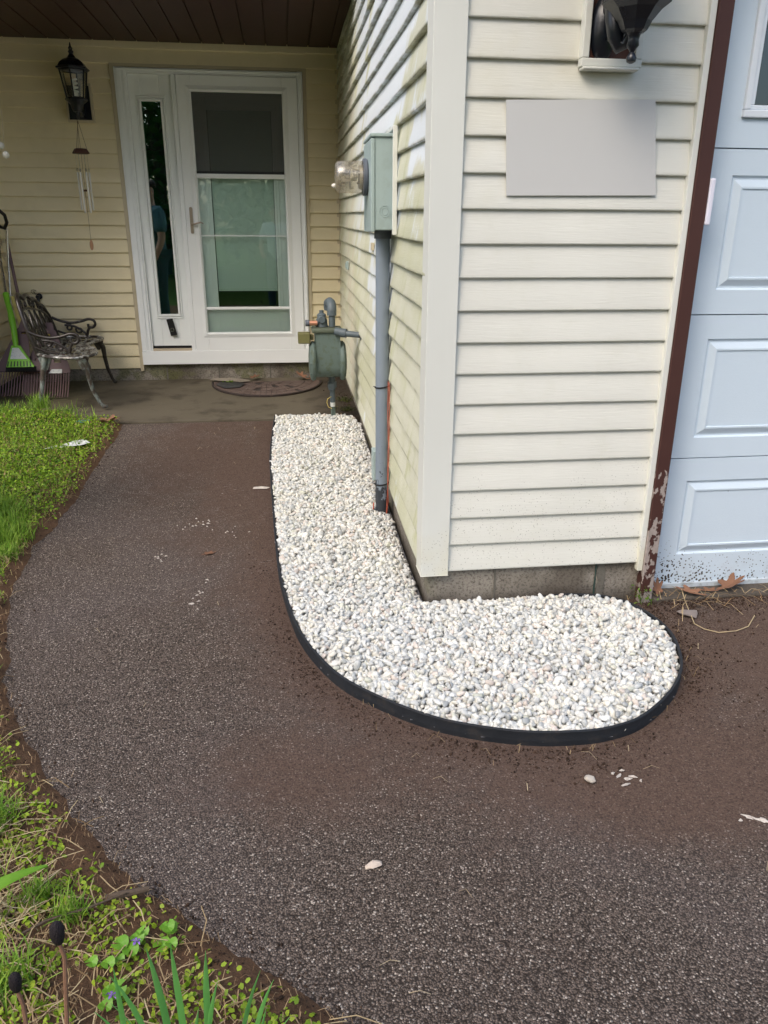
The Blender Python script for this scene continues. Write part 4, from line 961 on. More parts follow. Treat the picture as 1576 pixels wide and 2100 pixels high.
for i in range(90):
    t_ = rs.random(); p = SP[rs.randrange(n_s)]; q = cen+(p-cen)*math.sqrt(rs.uniform(.05, .95)); a = rs.uniform(0, 6.28); r_ = rs.uniform(.014, .026)
    m.prism([(q[0]+r_*math.cos(t2+a)*.5, q[1]+r_*math.sin(t2+a)) for t2 in np.linspace(0, 6.283, 7)[:-1]], lambda u, v, w_: (u, v, w_), SZ-.008, SZ+.003)
m.build("seat", M['seat'], BE, smooth=True, ang=40)
def armrest(y0, dx, s_):
    m = MB(); bx = lambda x_, z_, dy=0: (x_+dx, y0+dy, z_)
    top = [(-2.222, .665), (-2.16, .638), (-2.08, .622), (-2.00, .632), (-1.945, .648), (-1.905, .640), (-1.893, .610), (-1.915, .585), (-1.945, .590), (-1.948, .612)]
    m.tube([bx(x_, z_) for x_, z_ in smooth_line(top, 4)], [.0105]*((len(top)-1)*4+1), 8)
    sup = [(-1.935, .590), (-1.955, .560), (-1.965, .518)]; m.tube([bx(x_, z_) for x_, z_ in sup], .011, 8)
    for c, r_, a0, fl in (((-2.10, .585), .030, 1.0, -1), ((-2.02, .565), .030, 2.2, 1)): m.tube([bx(x_, z_) for x_, z_ in scroll(c, r_, a0, 1.1, flip=fl)], .008, 7)
    m.tube([bx(x_, z_) for x_, z_ in smooth_line([(-2.13, .605), (-2.06, .595), (-2.0, .56), (-1.965, .52)], 4)], .009, 8)
    m.tube([bx(x_, z_) for x_, z_ in smooth_line([(-2.19, .56), (-2.11, .53), (-2.03, .515)], 4)], .008, 7)
    o_ = m.build("armrest", M['castiron'], BE, smooth=True, ang=50)
armrest(3.07, 0, 1); armrest(4.03, -.105, 1)
def leg(pts, rad, nm="leg", mat='leg', lat=1):
    m = MB(); P_ = [Vector(p) for p in pts]; m.tube(P_, rad, 8, flat=1.0)
    a = P_[0]
    m.prism([(-.045, 0), (.045, 0), (.030, -.045), (.008, -.085), (-.012, -.085), (-.034, -.04)], lambda u, v, w_: (a.x+u, a.y+w_, a.z+v), -.006, .006)
    m.lathe([(.012, 0), (.019, .008), (.016, .020)], (P_[-1].x, P_[-1].y, P_[-1].z-.004), 8)
    m.build("leg", M[mat], BE, smooth=True, ang=50)
leg([(-1.865, 2.99, .50), (-1.835, 2.99, .43), (-1.838, 2.99, .36), (-1.825, 3.0, .27), (-1.79, 3.01, .18), (-1.758, 3.015, .145)], [.024, .020, .017, .015, .013, .014])
leg([(-2.115, 3.01, .50), (-2.135, 3.005, .43), (-2.150, 3.0, .34), (-2.172, 2.995, .24), (-2.195, 2.99, .125)], [.024, .020, .016, .015, .015])
leg([(-1.975, 3.96, .50), (-1.945, 3.97, .43), (-1.94, 3.97, .35), (-1.93, 3.98, .26), (-1.905, 3.985, .18), (-1.885, 3.985, .145)], [.024, .020, .017, .015, .013, .014], mat='castiron')
leg([(-2.25, 3.98, .50), (-2.265, 3.98, .42), (-2.28, 3.98, .30), (-2.30, 3.98, .145)], [.024, .020, .016, .015], mat='castiron')

# ------------------------------------------------------------------ doormat
MT = thing("doormat", "half-round brown rubber doormat with a cobble pattern below the front door", "doormat", (-.645, 3.9, .14))
m = MB(); a_, b_ = .445, .56; yc = 3.905; mx = -.645
def matz(y): return .118+.021*(y-2.652)/1.515
half = [(mx+a_*math.cos(t_), yc-b_*math.sin(t_)) for t_ in np.linspace(0, math.pi, 40)]
m.prism(half, lambda u, v, w_: (u, v, w_+matz(v)), .0, .010); m.build("backing", M['rubber'], MT)
m = MB(); rm_ = random.Random(4)
for r0, r1, nn in ((.84, .97, 30), (.70, .82, 26), (.50, .68, 18), (.30, .48, 12), (.08, .28, 6)):
    for i in range(nn):
        t0 = math.pi*(i+.08)/nn; t1 = math.pi*(i+.92)/nn
        if rm_.random() < .06: continue
        j = lambda: rm_.uniform(-.008, .008)
        poly = [(r0+j(), t0), (r1+j(), t0), (r1+j(), (t0+t1)/2), (r1+j(), t1), (r0+j(), t1)]
        m.prism([(mx+a_*r_*math.cos(t_), yc-.004-b_*r_*math.sin(t_)) for r_, t_ in poly], lambda u, v, w_: (u, v, w_+matz(v)), .0101, .0145)
m.build("cobble_inlay", M['matstone'], MT, bevel=.0015)
m = MB(); m.tube([(mx+a_*1.0*math.cos(t_), yc-b_*math.sin(t_), matz(yc-b_*math.sin(t_))+.008) for t_ in np.linspace(0, math.pi, 40)], .009, 6); m.build("rim", M['rubber'], MT, smooth=True)

# ------------------------------------------------------------------ gravel bed, edging
def rock_proto(seed):
    r_ = np.random.default_rng(seed); import bmesh
    bm = bmesh.new(); bmesh.ops.create_icosphere(bm, subdivisions=2, radius=1.0)
    V = np.array([v.co[:] for v in bm.verts]); Fc = np.array([[v.index for v in f.verts] for f in bm.faces]); bm.free()
    N = r_.normal(size=(9, 3)); N /= np.linalg.norm(N, axis=1)[:, None]; dd = r_.uniform(.60, .98, 9)
    dots = V@N.T; rad = np.where(dots > 1e-3, dd[None, :]/np.maximum(dots, 1e-3), 9).min(1); rad = np.minimum(rad, 1.5)
    V = V*rad[:, None]*np.array([1.15, .85, .68]); return V, Fc
PROT = [rock_proto(s_) for s_ in range(14)]
def rand_rot(n, tilt=.5):
    q = rng.normal(size=(n, 4)); q[:, 1:3] *= tilt; q /= np.linalg.norm(q, axis=1)[:, None]; w, x, y, z = q.T
    return np.stack([1-2*(y*y+z*z), 2*(x*y-z*w), 2*(x*z+y*w), 2*(x*y+z*w), 1-2*(x*x+z*z), 2*(y*z-x*w), 2*(x*z-y*w), 2*(y*z+x*w), 1-2*(x*x+y*y)], 1).reshape(-1, 3, 3)
def scatter_rocks(name, pos, size, cols, mat):
    Vs = []; Fs = []; Cs = []; off = 0; which = rng.integers(0, len(PROT), len(pos)); Rm = rand_rot(len(pos), .55)
    for k, (PV_, PF_) in enumerate(PROT):
        idx = np.where(which == k)[0]
        if len(idx) == 0: continue
        W_ = np.einsum('nij,vj->nvi', Rm[idx], PV_)*size[idx][:, None, None]+pos[idx][:, None, :]
        nv = len(PV_); Vs.append(W_.reshape(-1, 3)); Cs.append(np.repeat(cols[idx], nv, 0))
        Fs.append((PF_[None]+(off+np.arange(len(idx))*nv)[:, None, None]).reshape(-1)); off += nv*len(idx)
    V = np.concatenate(Vs); Fl = np.concatenate(Fs); return np_mesh(name, V, Fl, np.full(len(Fl)//3, 3), mat, np.concatenate(Cs))
pts = []
for lay, sp_ in ((0, .0180), (1, .0160), (2, .026)):
    gx, gy_ = np.meshgrid(np.arange(-.62, .82, sp_), np.arange(-.86, 2.68, sp_*.9)); gx = gx+(np.arange(gy_.shape[0])[:, None] % 2)*sp_*.5+lay*.009
    gx = gx+rng.uniform(-.38, .38, gx.shape)*sp_; gy2 = gy_+rng.uniform(-.38, .38, gx.shape)*sp_
    s_ = sdist(gx, gy2, BEDPOLY); ok = s_ < -(.014 if lay < 2 else .03)
    x_, y_ = gx[ok], gy2[ok]; sd_ = -s_[ok]
    mound = .012*np.minimum(sd_/.10, 1)
    nearwall = np.exp(-np.abs(x_)/.05)*(y_ > 0)*.012
    z_ = hgt_np(y_)+.022+lay*.0085+mound-nearwall+rng.normal(0, .0028, len(x_)); pts.append(np.stack([x_, y_, z_], 1))
pos = np.concatenate(pts)
cut = ((pos[:, 0]+.046)**2+(pos[:, 1]-.93)**2 < .036**2); pos = pos[~cut]
n = len(pos); size = rng.uniform(.0064, .0126, n)*np.where(rng.random(n) < .08, 1.25, 1)
pal = np.array([(.79, .785, .73), (.73, .745, .72), (.80, .78, .69), (.65, .67, .65), (.73, .65, .58), (.55, .575, .57), (.69, .70, .59), (.44, .46, .46)])
pr_ = np.array([.30, .22, .18, .12, .07, .06, .03, .02]); cols = pal[rng.choice(8, n, p=pr_)]*rng.uniform(.74, 1.0, (n, 1))*.91
grv = scatter_rocks("gravel", pos, size, np.clip(cols, 0, .86), M['stone']); tag(grv, "bed of white marble pebbles wrapped round the house corner", "gravel", kind='stuff')
gxs = np.arange(-.64, .86, .02); gys = np.arange(-.88, 2.66, .02)
fabr = grid_mesh("bed_base", gxs, gys, lambda X, Y: hgt_np(Y)+.014, M['fabric'], keep=lambda x, y: sdist(x, y, BEDPOLY) < -.008); tag(fabr, kind='structure')
# stray pebbles
spos = [(.95, -.158), (.253, -.967), (-.323, -1.18), (.63, -1.05), (.41, -1.17), (1.38, -.16), (.735, -1.20), (-1.12, .45), (-.02, .90), (-.03, .84)]
for i, (x_, y_) in enumerate(spos[:3]):
    V_, F_ = PROT[i]; s_ = (.034, .014, .013)[i]; m = MB()
    m.add([(x_+v[0]*s_, y_+v[1]*s_*(.7 if i == 0 else 1), hgt(y_)+.004+s_*(.18 if i == 0 else .35)+v[2]*s_*(.35 if i == 0 else .8)) for v in V_], [tuple(f) for f in F_])
    lab = ("flat grey stone chip lying by the garage door", "pale pebble alone on the driveway just beyond the black edging", "small tan pebble on the asphalt near the bottom of the photo")[i]
    tag(m.build("pebble" if i else "stone_chip", paint("stray_stone%d" % i, ((.20, .17, .155), (.5, .45, .38), (.55, .46, .38))[i], .8, .15, .5, scale=50), origin=(x_, y_, hgt(y_))), lab, "stone")
# edging
m = MB(); EP = BEDL; k = len(EP)
def eh(i):
    t_ = i/(k-1); return .046-.008*max(0, (t_-.80)/.2) if t_ > .80 else (.036+.010*min(1, t_/.35) if t_ < .35 else .046)
nrm_ = []
for i in range(k):
    a = Vector((*EP[max(i-1, 0)], 0)); b = Vector((*EP[min(i+1, k-1)], 0)); t_ = (b-a).normalized(); nrm_.append(Vector((-t_.y, t_.x, 0)))
prf = [(.0, -.02), (.0, .80), (-.002, .80), (.0, 1.0)]
rows = []
for i in range(k):
    x_, y_ = EP[i]; h_ = eh(i)+.002*mnoise.noise(Vector((i*.15, 0, 0))); z0 = hgt(y_); N_ = nrm_[i]; base = Vector((x_, y_, z0)); w_ = .0035*mnoise.noise(Vector((i*.12, 4, 0)))
    cs = [(-w_, -.02), (-w_, h_*.30), (-w_-.0002, h_*.33), (-w_, h_*.36), (-w_, h_*.80), (-.0004-w_, h_*.86), (-.0006-w_, h_*.95), (.001-w_, h_), (.006-w_, h_), (.0085-w_, h_*.95), (.0085-w_, h_*.87), (.007-w_, h_*.83), (.007-w_, -.02)]
    rows.append([base+N_*c[0]+Vector((0, 0, c[1])) for c in cs])
nc = len(rows[0]); vv = [p for r_ in rows for p in r_]
m.add(vv, [(i*nc+j, (i+1)*nc+j, (i+1)*nc+j+1, i*nc+j+1) for i in range(k-1) for j in range(nc-1)]+[tuple(range(nc)), tuple((k-1)*nc+j for j in range(nc-1, -1, -1))])
ed = m.build("garden_edging", M['edging'], origin=(0, -.8, 0), smooth=True, ang=35); tag(ed, "black plastic edging strip curving around the white gravel bed", "edging")

# ------------------------------------------------------------------ plants, litter
def leaf_cloud(name, P_, size, cols, mat, shape='oval', tilt=.7, normals=None, aspect=.6):
    """each leaf a 6-vertex bent blade-like oval"""
    n = len(P_); az = rng.uniform(0, 2*math.pi, n); ti = rng.normal(0, tilt, n); 
    d = np.stack([np.cos(az)*np.cos(ti), np.sin(az)*np.cos(ti), np.sin(ti)], 1)
    s_ = np.stack([-np.sin(az), np.cos(az), rng.normal(0, .35, n)], 1); s_ /= np.linalg.norm(s_, axis=1)[:, None]
    L_ = size[:, None]; w = L_*aspect*.5
    nn = np.cross(d, s_); mid = P_+d*L_*.5; 
    pts_ = np.stack([P_, P_+d*L_*.35+s_*w, P_+d*L_*.8+s_*w*.75, P_+d*L_-nn*L_*.12, P_+d*L_*.8-s_*w*.75, P_+d*L_*.35-s_*w], 1)
    V = pts_.reshape(-1, 3); Fl = (np.arange(n)[:, None]*6+np.arange(6)[None]).ravel()
    return V, Fl, np.full(n, 6), np.repeat(cols, 6, 0)
def blades(P_, H_, cols, width=.0035, lean=.5, az=None):
    n = len(P_); az = rng.uniform(0, 2*math.pi, n) if az is None else az; ln = np.abs(rng.normal(lean, .25, n))
    dx = np.stack([np.cos(az), np.sin(az), np.zeros(n)], 1); sd_ = np.stack([-np.sin(az), np.cos(az), np.zeros(n)], 1)
    sw = rng.uniform(-1, 1, n)[:, None]; sd_ = sd_*np.cos(sw)+dx*np.sin(sw)*.7
    rows_ = []
    for t_, w_ in ((0, 1), (.4, .9), (.75, .6)):
        c = P_+dx*(H_*ln*t_**1.8)[:, None]+np.array([0, 0, 1])*(H_*t_*(1-.35*ln*t_))[:, None]; rows_ += [c-sd_*width*w_*.5, c+sd_*width*w_*.5]
    tip = P_+dx*(H_*ln)[:, None]+np.array([0, 0, 1])*(H_*(1-.35*ln))[:, None]
    V = np.stack(rows_+[tip], 1).reshape(-1, 3); b = np.arange(n)[:, None]*7
    quads = (b+np.array([0, 1, 3, 2])[None]).ravel(), (b+np.array([2, 3, 5, 4])[None]).ravel(), (b+np.array([4, 5, 6])[None]).ravel()
    Fl = np.concatenate(quads); cn = np.concatenate([np.full(2*n, 4), np.full(n, 3)]); return V, Fl, cn, np.repeat(cols, 7, 0)
def merge(parts, name, mat):
    Vs, Fs, Ns, Cs = [], [], [], []; off = 0
    for V, Fl, cn, c in parts: Vs.append(V); Fs.append(Fl+off); Ns.append(cn); Cs.append(c); off += len(V)
    return np_mesh(name, np.concatenate(Vs), np.concatenate(Fs), np.concatenate(Ns), mat, np.concatenate(Cs))
def sample(n, x0, x1, y0, y1, dens=None, smin=.0, ns=6.0, thr=None, seed=0):
    x_ = rng.uniform(x0, x1, n); y_ = rng.uniform(y0, y1, n); s_ = sdist(x_, y_, DRIVE); ok = s_ > smin
    if dens is not None: ok &= rng.random(n) < dens(x_, y_, s_)
    x_, y_ = x_[ok], y_[ok]
    if thr is not None: nv = np.array([mnoise.noise(Vector((a*ns+seed, b*ns, seed))) for a, b in zip(x_, y_)]); k_ = nv > thr; x_, y_ = x_[k_], y_[k_]
    z_ = soil_z(x_, y_); return np.stack([x_, y_, z_], 1)
def gcol(n, a, b, jit=.15, dead=0.0):
    t_ = rng.random((n, 1)); c = (np.array(a)*(1-t_)+np.array(b)*t_)*rng.uniform(1-jit, 1+jit, (n, 1))
    if dead: c = np.where(rng.random((n, 1)) < dead, np.array([.36, .28, .10])*rng.uniform(.4, 1.1, (n, 1)), c)
    return c
parts = []
# lush creeping cover, upper left
pA = sample(52000, -3.4, -1.55, .55, 2.93, dens=lambda x, y, s: np.clip((s+.005)/.09, 0, 1)*np.clip((y-.75)/.4, .15, 1)*(y < 2.70+np.clip(-1.85-x, 0, .6)*.35), smin=-.005)
pA[:, 2] += rng.uniform(.002, .03, len(pA)); parts.append(leaf_cloud('', pA, rng.uniform(.007, .018, len(pA)), gcol(len(pA), (.09, .23, .014), (.36, .52, .04), .25, .10), None, aspect=.75))
pB = sample(11000, -3.4, -1.56, .30, 2.68, dens=lambda x, y, s: np.clip((s-.0)/.12, .1, 1), smin=.0, thr=-.05, ns=3)
parts.append(blades(pB, rng.uniform(.025, .07, len(pB)), gcol(len(pB), (.14, .30, .02), (.42, .55, .06), .2, .12), .0032, .6))
# tall tuft by the bench leg and the thick grass at the lower-left of the lawn
for (cx_, cy_, r_, n_, h0, h1) in ((-2.17, 2.90, .07, 200, .05, .15), (-1.95, 2.74, .14, 160, .03, .08), (-1.74, .78, .13, 900, .05, .12), (-1.86, 1.0, .16, 900, .05, .12), (-1.66, .60, .06, 200, .03, .08), (-2.05, 1.1, .2, 900, .05, .12), (-2.35, 2.82, .15, 240, .03, .08), (-1.7, .42, .07, 260, .03, .07), (-1.62, -.02, .06, 130, .03, .08), (-1.45, -.33, .05, 170, .03, .08), (-1.60, .20, .06, 200, .02, .06), (-1.30, -.80, .06, 200, .03, .09), (-1.18, -.98, .05, 220, .03, .10), (-1.22, -1.15, .08, 260, .03, .10), (-1.0, -1.22, .035, 110, .03, .07), (-.93, -1.27, .03, 80, .03, .08), (-1.0, -1.42, .05, 160, .02, .07)):
    P_ = np.stack([rng.normal(cx_, r_*.5, n_), rng.normal(cy_, r_*.5, n_)], 1); P_ = P_[sdist(P_[:, 0], P_[:, 1], DRIVE) > .01]; z_ = soil_z(P_[:, 0], P_[:, 1]) if cy_ < 2.6 else np.maximum(soil_z(P_[:, 0], P_[:, 1]), .119)
    P_ = np.column_stack([P_, z_]); parts.append(blades(P_, rng.uniform(h0, h1, len(P_)), gcol(len(P_), (.11, .26, .015), (.34, .50, .07)), .0036, .55))
gr = merge(parts, "grass", M['leaf']); tag(gr, "bright green grass and clover covering the upper left lawn", "grass", kind='stuff')
# sparse seedlings and straw on the bare soil, lower left
parts = []
pC = sample(60000, -1.75, -.35, -1.75, .7, dens=lambda x, y, s: np.clip((s-.01)/.10, .05, .75), smin=.015, thr=-.12, ns=11, seed=4)
pC[:, 2] += rng.uniform(.0, .018, len(pC)); parts.append(leaf_cloud('', pC, rng.uniform(.007, .015, len(pC)), gcol(len(pC), (.16, .30, .012), (.44, .56, .05)), None, aspect=.75))
pD = sample(14000, -1.75, -.4, -1.75, .5, dens=lambda x, y, s: np.clip((s-.12)/.20, 0, .8), smin=.06, thr=.02, ns=5, seed=8)
parts.append(blades(pD, rng.uniform(.02, .075, len(pD)), gcol(len(pD), (.16, .30, .02), (.42, .52, .07)), .003, .9))
sw = merge(parts, "seedlings", M['leaf']); tag(sw, "sparse weeds and seedlings on the bare soil beside the asphalt", "weeds", kind='stuff')
parts = []
def straws(P_, L0, L1, cols, width=.0022):
    n = len(P_); az = rng.uniform(0, 6.283, n); Ls = rng.uniform(L0, L1, n); bend = rng.normal(0, .25, n); pts_ = []
    for t_ in (0, .5, 1): 
        a = az+bend*t_; c = P_+np.stack([np.cos(a)*Ls*t_, np.sin(a)*Ls*t_, .004+.012*np.sin(t_*3.1)+rng.uniform(0, .008, n)], 1); s_ = np.stack([-np.sin(a), np.cos(a), np.zeros(n)], 1)*width*.5; pts_ += [c-s_, c+s_]
    V = np.stack(pts_, 1).reshape(-1, 3); b = np.arange(n)[:, None]*6; Fl = np.concatenate([(b+np.array([0, 1, 3, 2])).ravel(), (b+np.array([2, 3, 5, 4])).ravel()]); return V, Fl, np.full(2*n, 4), np.repeat(cols, 6, 0)
pE = sample(5000, -1.8, -.35, -1.8, .7, dens=lambda x, y, s: np.clip((s+.0)/.25, .12, 1), smin=.0)
parts.append(straws(pE, .02, .10, gcol(len(pE), (.22, .13, .06), (.55, .44, .25))))
pE2 = sample(1100, -1.6, -1.0, -1.4, -.6, dens=lambda x, y, s: np.clip((s-.12)/.1, 0, 1), smin=.1); parts.append(straws(pE2, .05, .16, gcol(len(pE2), (.40, .30, .16), (.62, .52, .32))))
pE4 = sample(3000, -3.0, -1.5, .2, 2.7); pE4[:, 2] += .006; parts.append(straws(pE4, .02, .07, gcol(len(pE4), (.25, .17, .07), (.50, .42, .20)), .0018))
pE3 = sample(20000, -1.8, -.35, -1.75, .8, dens=lambda x, y, s: np.clip((s+.03)/.12, .1, 1), smin=-.01); parts.append(straws(pE3, .005, .028, gcol(len(pE3), (.10, .055, .03), (.48, .34, .19)), .0014))
# a few on the asphalt and many by the garage door
n = 150; q = np.column_stack([rng.uniform(-1.3, 1.4, n), rng.uniform(-1.5, 2.5, n)]); q = q[(sdist(q[:, 0], q[:, 1], DRIVE) < -.03) & (sdist(q[:, 0], q[:, 1], BEDPOLY) > .03)]; q = q[~((q[:, 0] > -.05) & (q[:, 1] > -.03))]
q = np.column_stack([q, hgt_np(q[:, 1])+.002]); parts.append(straws(q, .012, .045, gcol(len(q), (.25, .17, .10), (.55, .46, .30)), .0016))
n = 90; q = np.column_stack([rng.uniform(.87, 1.7, n), rng.normal(-.05, .03, n), np.full(n, .012)]); parts.append(straws(q, .02, .12, gcol(n, (.25, .15, .07), (.55, .42, .24))))
n = 130; sdl = np.array(BEDL)[rng.integers(50, len(BEDL)-5, n)]; q = np.column_stack([sdl+rng.normal(0, .035, (n, 2)), np.full(n, .003)]); q = q[sdist(q[:, 0], q[:, 1], BEDPOLY) > .012]; parts.append(straws(q, .008, .04, gcol(len(q), (.14, .09, .05), (.45, .33, .18)), .0014))
n = 70; q = np.column_stack([rng.uniform(-.6, .8, n), rng.uniform(-.85, 2.6, n)]); q = q[sdist(q[:, 0], q[:, 1], BEDPOLY) < -.03]; q = np.column_stack([q, hgt_np(q[:, 1])+.052]); parts.append(straws(q, .008, .03, gcol(len(q), (.10, .06, .03), (.35, .25, .14)), .0022))
st = merge(parts, "straw_litter", M['litter']); tag(st, "dry straw and stems scattered over soil and driveway edges", "straw", kind='stuff')
# soil crumbs
cp_ = []
n = 9000; sdl = np.array(BEDL)[rng.integers(20, len(BEDL), n)]; q = sdl+rng.normal(0, .065, (n, 2)); cp_.append(q)
n = 3000; q = np.column_stack([rng.uniform(.83, 1.9, n), -.03-np.abs(rng.normal(0, .07, n))]); cp_.append(q)
n = 1600; t_ = rng.random(n); E2 = np.array(smooth_line(EDGE[1:22], 8)); q = E2[rng.integers(0, len(E2), n)]+rng.normal(0, .03, (n, 2)); cp_.append(q)
n = 900; q = np.column_stack([rng.uniform(-.25, 0, n), rng.uniform(2.62, 3.9, n)]); q[:, 0] = -np.abs(rng.normal(0, .07, n))-.01; cp_.append(q)
n = 1000; q = np.column_stack([rng.uniform(.75, 1.6, n), rng.uniform(-.95, -.2, n)]); cp_.append(q)
q = np.concatenate(cp_); ok = (sdist(q[:, 0], q[:, 1], BEDPOLY) > .012) & ~((q[:, 0] > .0) & (q[:, 1] > -.002)) & (q[:, 0] < 0.0) | ((sdist(q[:, 0], q[:, 1], BEDPOLY) > .012) & (q[:, 1] < -.002)); q = q[ok]
z_ = np.where(q[:, 1] > 2.652, .118+.0139*(q[:, 1]-2.652), hgt_np(q[:, 1])); z_ = np.where(sdist(q[:, 0], q[:, 1], DRIVE) > 0, soil_z(q[:, 0], q[:, 1]), z_)
pos = np.column_stack([q, z_+.001]); n = len(pos); sz = rng.gamma(1.6, .0006, n)+.0006
PROT_ = PROT; 
crumb_mat = vcol_mat("soil_crumb", .95, .15, .3, 200)
cr = scatter_rocks("soil_crumbs", pos, np.minimum(sz, .005), gcol(n, (.022, .013, .009), (.075, .045, .030)), crumb_mat); tag(cr, "dark soil crumbs spilled along the edging and garage sill", "soil", kind='stuff')

# single plants
def iris(cx_, cy_, blades_, label, cat="plant", seed=0, colr=((.05, .26, .05), (.16, .40, .09))):
    r_ = random.Random(seed); P_ = []; m = MB(); z0 = float(soil_z(np.array([cx_]), np.array([cy_]))[0])-.01
    for (dx, dy, lx, ly, h_, w_) in blades_:
        b = Vector((cx_+dx, cy_+dy, z0)); t_ = Vector((lx, ly, 0)); s_ = Vector((math.cos(r_.uniform(-.5, .5)), math.sin(r_.uniform(-.5, .5)), 0)); o_ = len(m.v); ns_ = 7
        for i in range(ns_):
            f = i/(ns_-1); c = b+t_*(f**1.7)+Vector((0, 0, h_*f*(1-.12*f))); wd = w_*(1-.35*f)*(1 if f < .75 else max(.05, (1-f)/.25))
            m.v += [tuple(c-s_*wd*.5), tuple(c+Vector((0, -.0012, 0))), tuple(c+s_*wd*.5)]
        for i in range(ns_-1):
            for j in (0, 1): m.f.append([o_+i*3+j, o_+i*3+j+1, o_+(i+1)*3+j+1, o_+(i+1)*3+j]); m.m.append(0)
    o_ = m.build("iris_leaves", IRIS, origin=(cx_, cy_, z0), smooth=True, ang=60); tag(o_, label, cat); return o_
def leafmat(name, a, b):
    t = NT(name); c = t.mix(t.noise(30, 4, .6, t.vec((1, 1, .3))), a, b); p = t.n("ShaderNodeBsdfPrincipled"); t.put(p.inputs['Base Color'], c); p.inputs['Roughness'].default_value = .45
    tr = t.n("ShaderNodeBsdfTranslucent"); t.put(tr.inputs[0], c); mx = t.n("ShaderNodeMixShader"); mx.inputs[0].default_value = .3
    t.t.links.new(p.outputs[0], mx.inputs[1]); t.t.links.new(tr.outputs[0], mx.inputs[2]); t.t.links.new(mx.outputs[0], t.out.inputs[0]); return t.mat
IRIS = leafmat("iris_leaf", (.07, .30, .06), (.19, .46, .12)); BROAD = leafmat("broad_leaf", (.10, .30, .02), (.26, .48, .04))
iris(-.665, -1.60, [(-.02, 0, -.020, 0, .33, .013), (.0, .0, -.005, .0, .335, .014), (.035, .0, .010, 0, .31, .013), (-.05, .01, -.05, 0, .26, .010), (.03, -.01, .03, 0, .25, .010), (.012, -.02, .02, -.01, .22, .010), (-.035, -.02, -.06, 0, .24, .010)], "tall clump of upright green blades at the bottom of the photo", seed=1)
iris(-.585, -1.615, [(.0, 0, .045, .0, .28, .011), (.018, .01, .045, 0, .24, .010), (.03, 0, .02, 0, .19, .008), (-.01, 0, .03, 0, .17, .008), (.035, 0, .05, 0, .16, .007)], "smaller clump of green blades leaning right towards the asphalt", seed=2)
iris(-.76, -1.58, [(0, 0, -.002, 0, .27, .011), (.01, 0, -.05, 0, .17, .009), (-.01, -.01, -.06, 0, .16, .009), (.02, -.01, -.02, 0, .14, .008)], "single green blade beside the dark seed heads", seed=3)
def broad(name, base, tip, w_, label, cat="leaf", mat=None, drop=.0):
    b = Vector(base); t_ = Vector(tip); d = t_-b; s_ = Vector((-d.y, d.x, 0)).normalized(); m = MB(); ns_ = 10
    for i in range(ns_):
        f = i/(ns_-1); wd = w_*math.sin(math.pi*min(1, f*.93+.05))**.7; c = b+d*f+Vector((0, 0, drop*math.sin(math.pi*f)))
        m.v += [tuple(c-s_*wd*.5+Vector((0, 0, .006))), tuple(c), tuple(c+s_*wd*.5+Vector((0, 0, .006)))]
    for i in range(ns_-1):
        for j in (0, 1): m.f.append([i*3+j, i*3+j+1, (i+1)*3+j+1, (i+1)*3+j]); m.m.append(0)
    return tag(m.build(name, mat or BROAD, origin=base, smooth=True, ang=60), label, cat)
broad("broad_leaf", (-1.16, -1.35, .08), (-.985, -1.20, .10), .032, "large smooth green leaf reaching in from the left edge", drop=.03)
def violet(cx_, cy_, label, n_=4, flower=True, seed=0):
    r_ = random.Random(seed); z0 = float(soil_z(np.array([cx_]), np.array([cy_]))[0]); V_ = thing("violet_plant", label, "plant", (cx_, cy_, z0))
    for i in range(n_):
        a = r_.uniform(0, 6.28); L_ = r_.uniform(.012, .03); c = Vector((cx_+L_*math.cos(a), cy_+L_*math.sin(a), z0+r_.uniform(.012, .03))); rr = r_.uniform(.011, .018); m = MB()
        m.v.append(tuple(c)); 
        for j in range(11):
            t2 = a+.25+(6.283-.5)*j/10; m.v.append(tuple(c+Vector((rr*math.cos(t2), rr*math.sin(t2), .004*math.sin(2*t2)+.002))))
        for j in range(10): m.f.append([0, j+1, j+2]); m.m.append(0)
        m.tube([(cx_, cy_, z0-.005), tuple(c)], .0011, 4); m.build("leaf", BROAD, V_)
    if flower:
        m = MB(); c = Vector((cx_+.012, cy_-.008, z0+.035))
        for j in range(5):
            a = j*1.257+.3; m.add([c, c+Vector((.007*math.cos(a-.4), .002, .007*math.sin(a-.4))), c+Vector((.011*math.cos(a), -.002, .011*math.sin(a))), c+Vector((.007*math.cos(a+.4), .002, .007*math.sin(a+.4)))], [(0, 1, 2, 3)])
        m.tube([(cx_, cy_, z0-.003), tuple(c)], .001, 4); m.build("flower", M['purple'], V_)
    return V_
violet(-.80, -1.352, "violet with a small purple flower between the seed head and the grass blades", seed=1)
violet(-.845, -1.375, "round-leaved seedling just right of the tall dark seed head", 3, False, 2)
violet(-.735, -1.345, "low leafy plant nearest the asphalt by the grass blades", 4, False, 3)
violet(-.82, -1.465, "violet with a pale purple flower at the bottom edge of the photo", 4, True, 4)
def seedhead(x_, y_, z_, bx, by, label, s_=1.0):
    T_ = thing("seed_head", label, "seed head", (bx, by, 0), "dark seed heads on stalks")
    m = MB(); prof = [(.001, -.020), (.006, -.016), (.0085, -.008), (.0098, .002), (.0088, .011), (.005, .017), (.001, .019)]
    m.lathe([(a*s_, z_+b*s_) for a, b in prof], (x_, y_, 0), 10); m.build("pod", paint("seed_pod", (.012, .008, .010), .8, .3, .8, scale=100), T_, smooth=True)
    m = MB(); m.tube([(x_, y_, z_-.016*s_), (x_+.004, y_, z_-.05), ((x_+bx)/2+.004, (y_+by)/2, z_*.45), (bx, by, -.01)], [.0028, .0034, .0036, .0040], 7); m.build("stalk", paint("stalk_brown", (.24, .13, .08), .8, .35, .3, scale=50), T_, smooth=True)
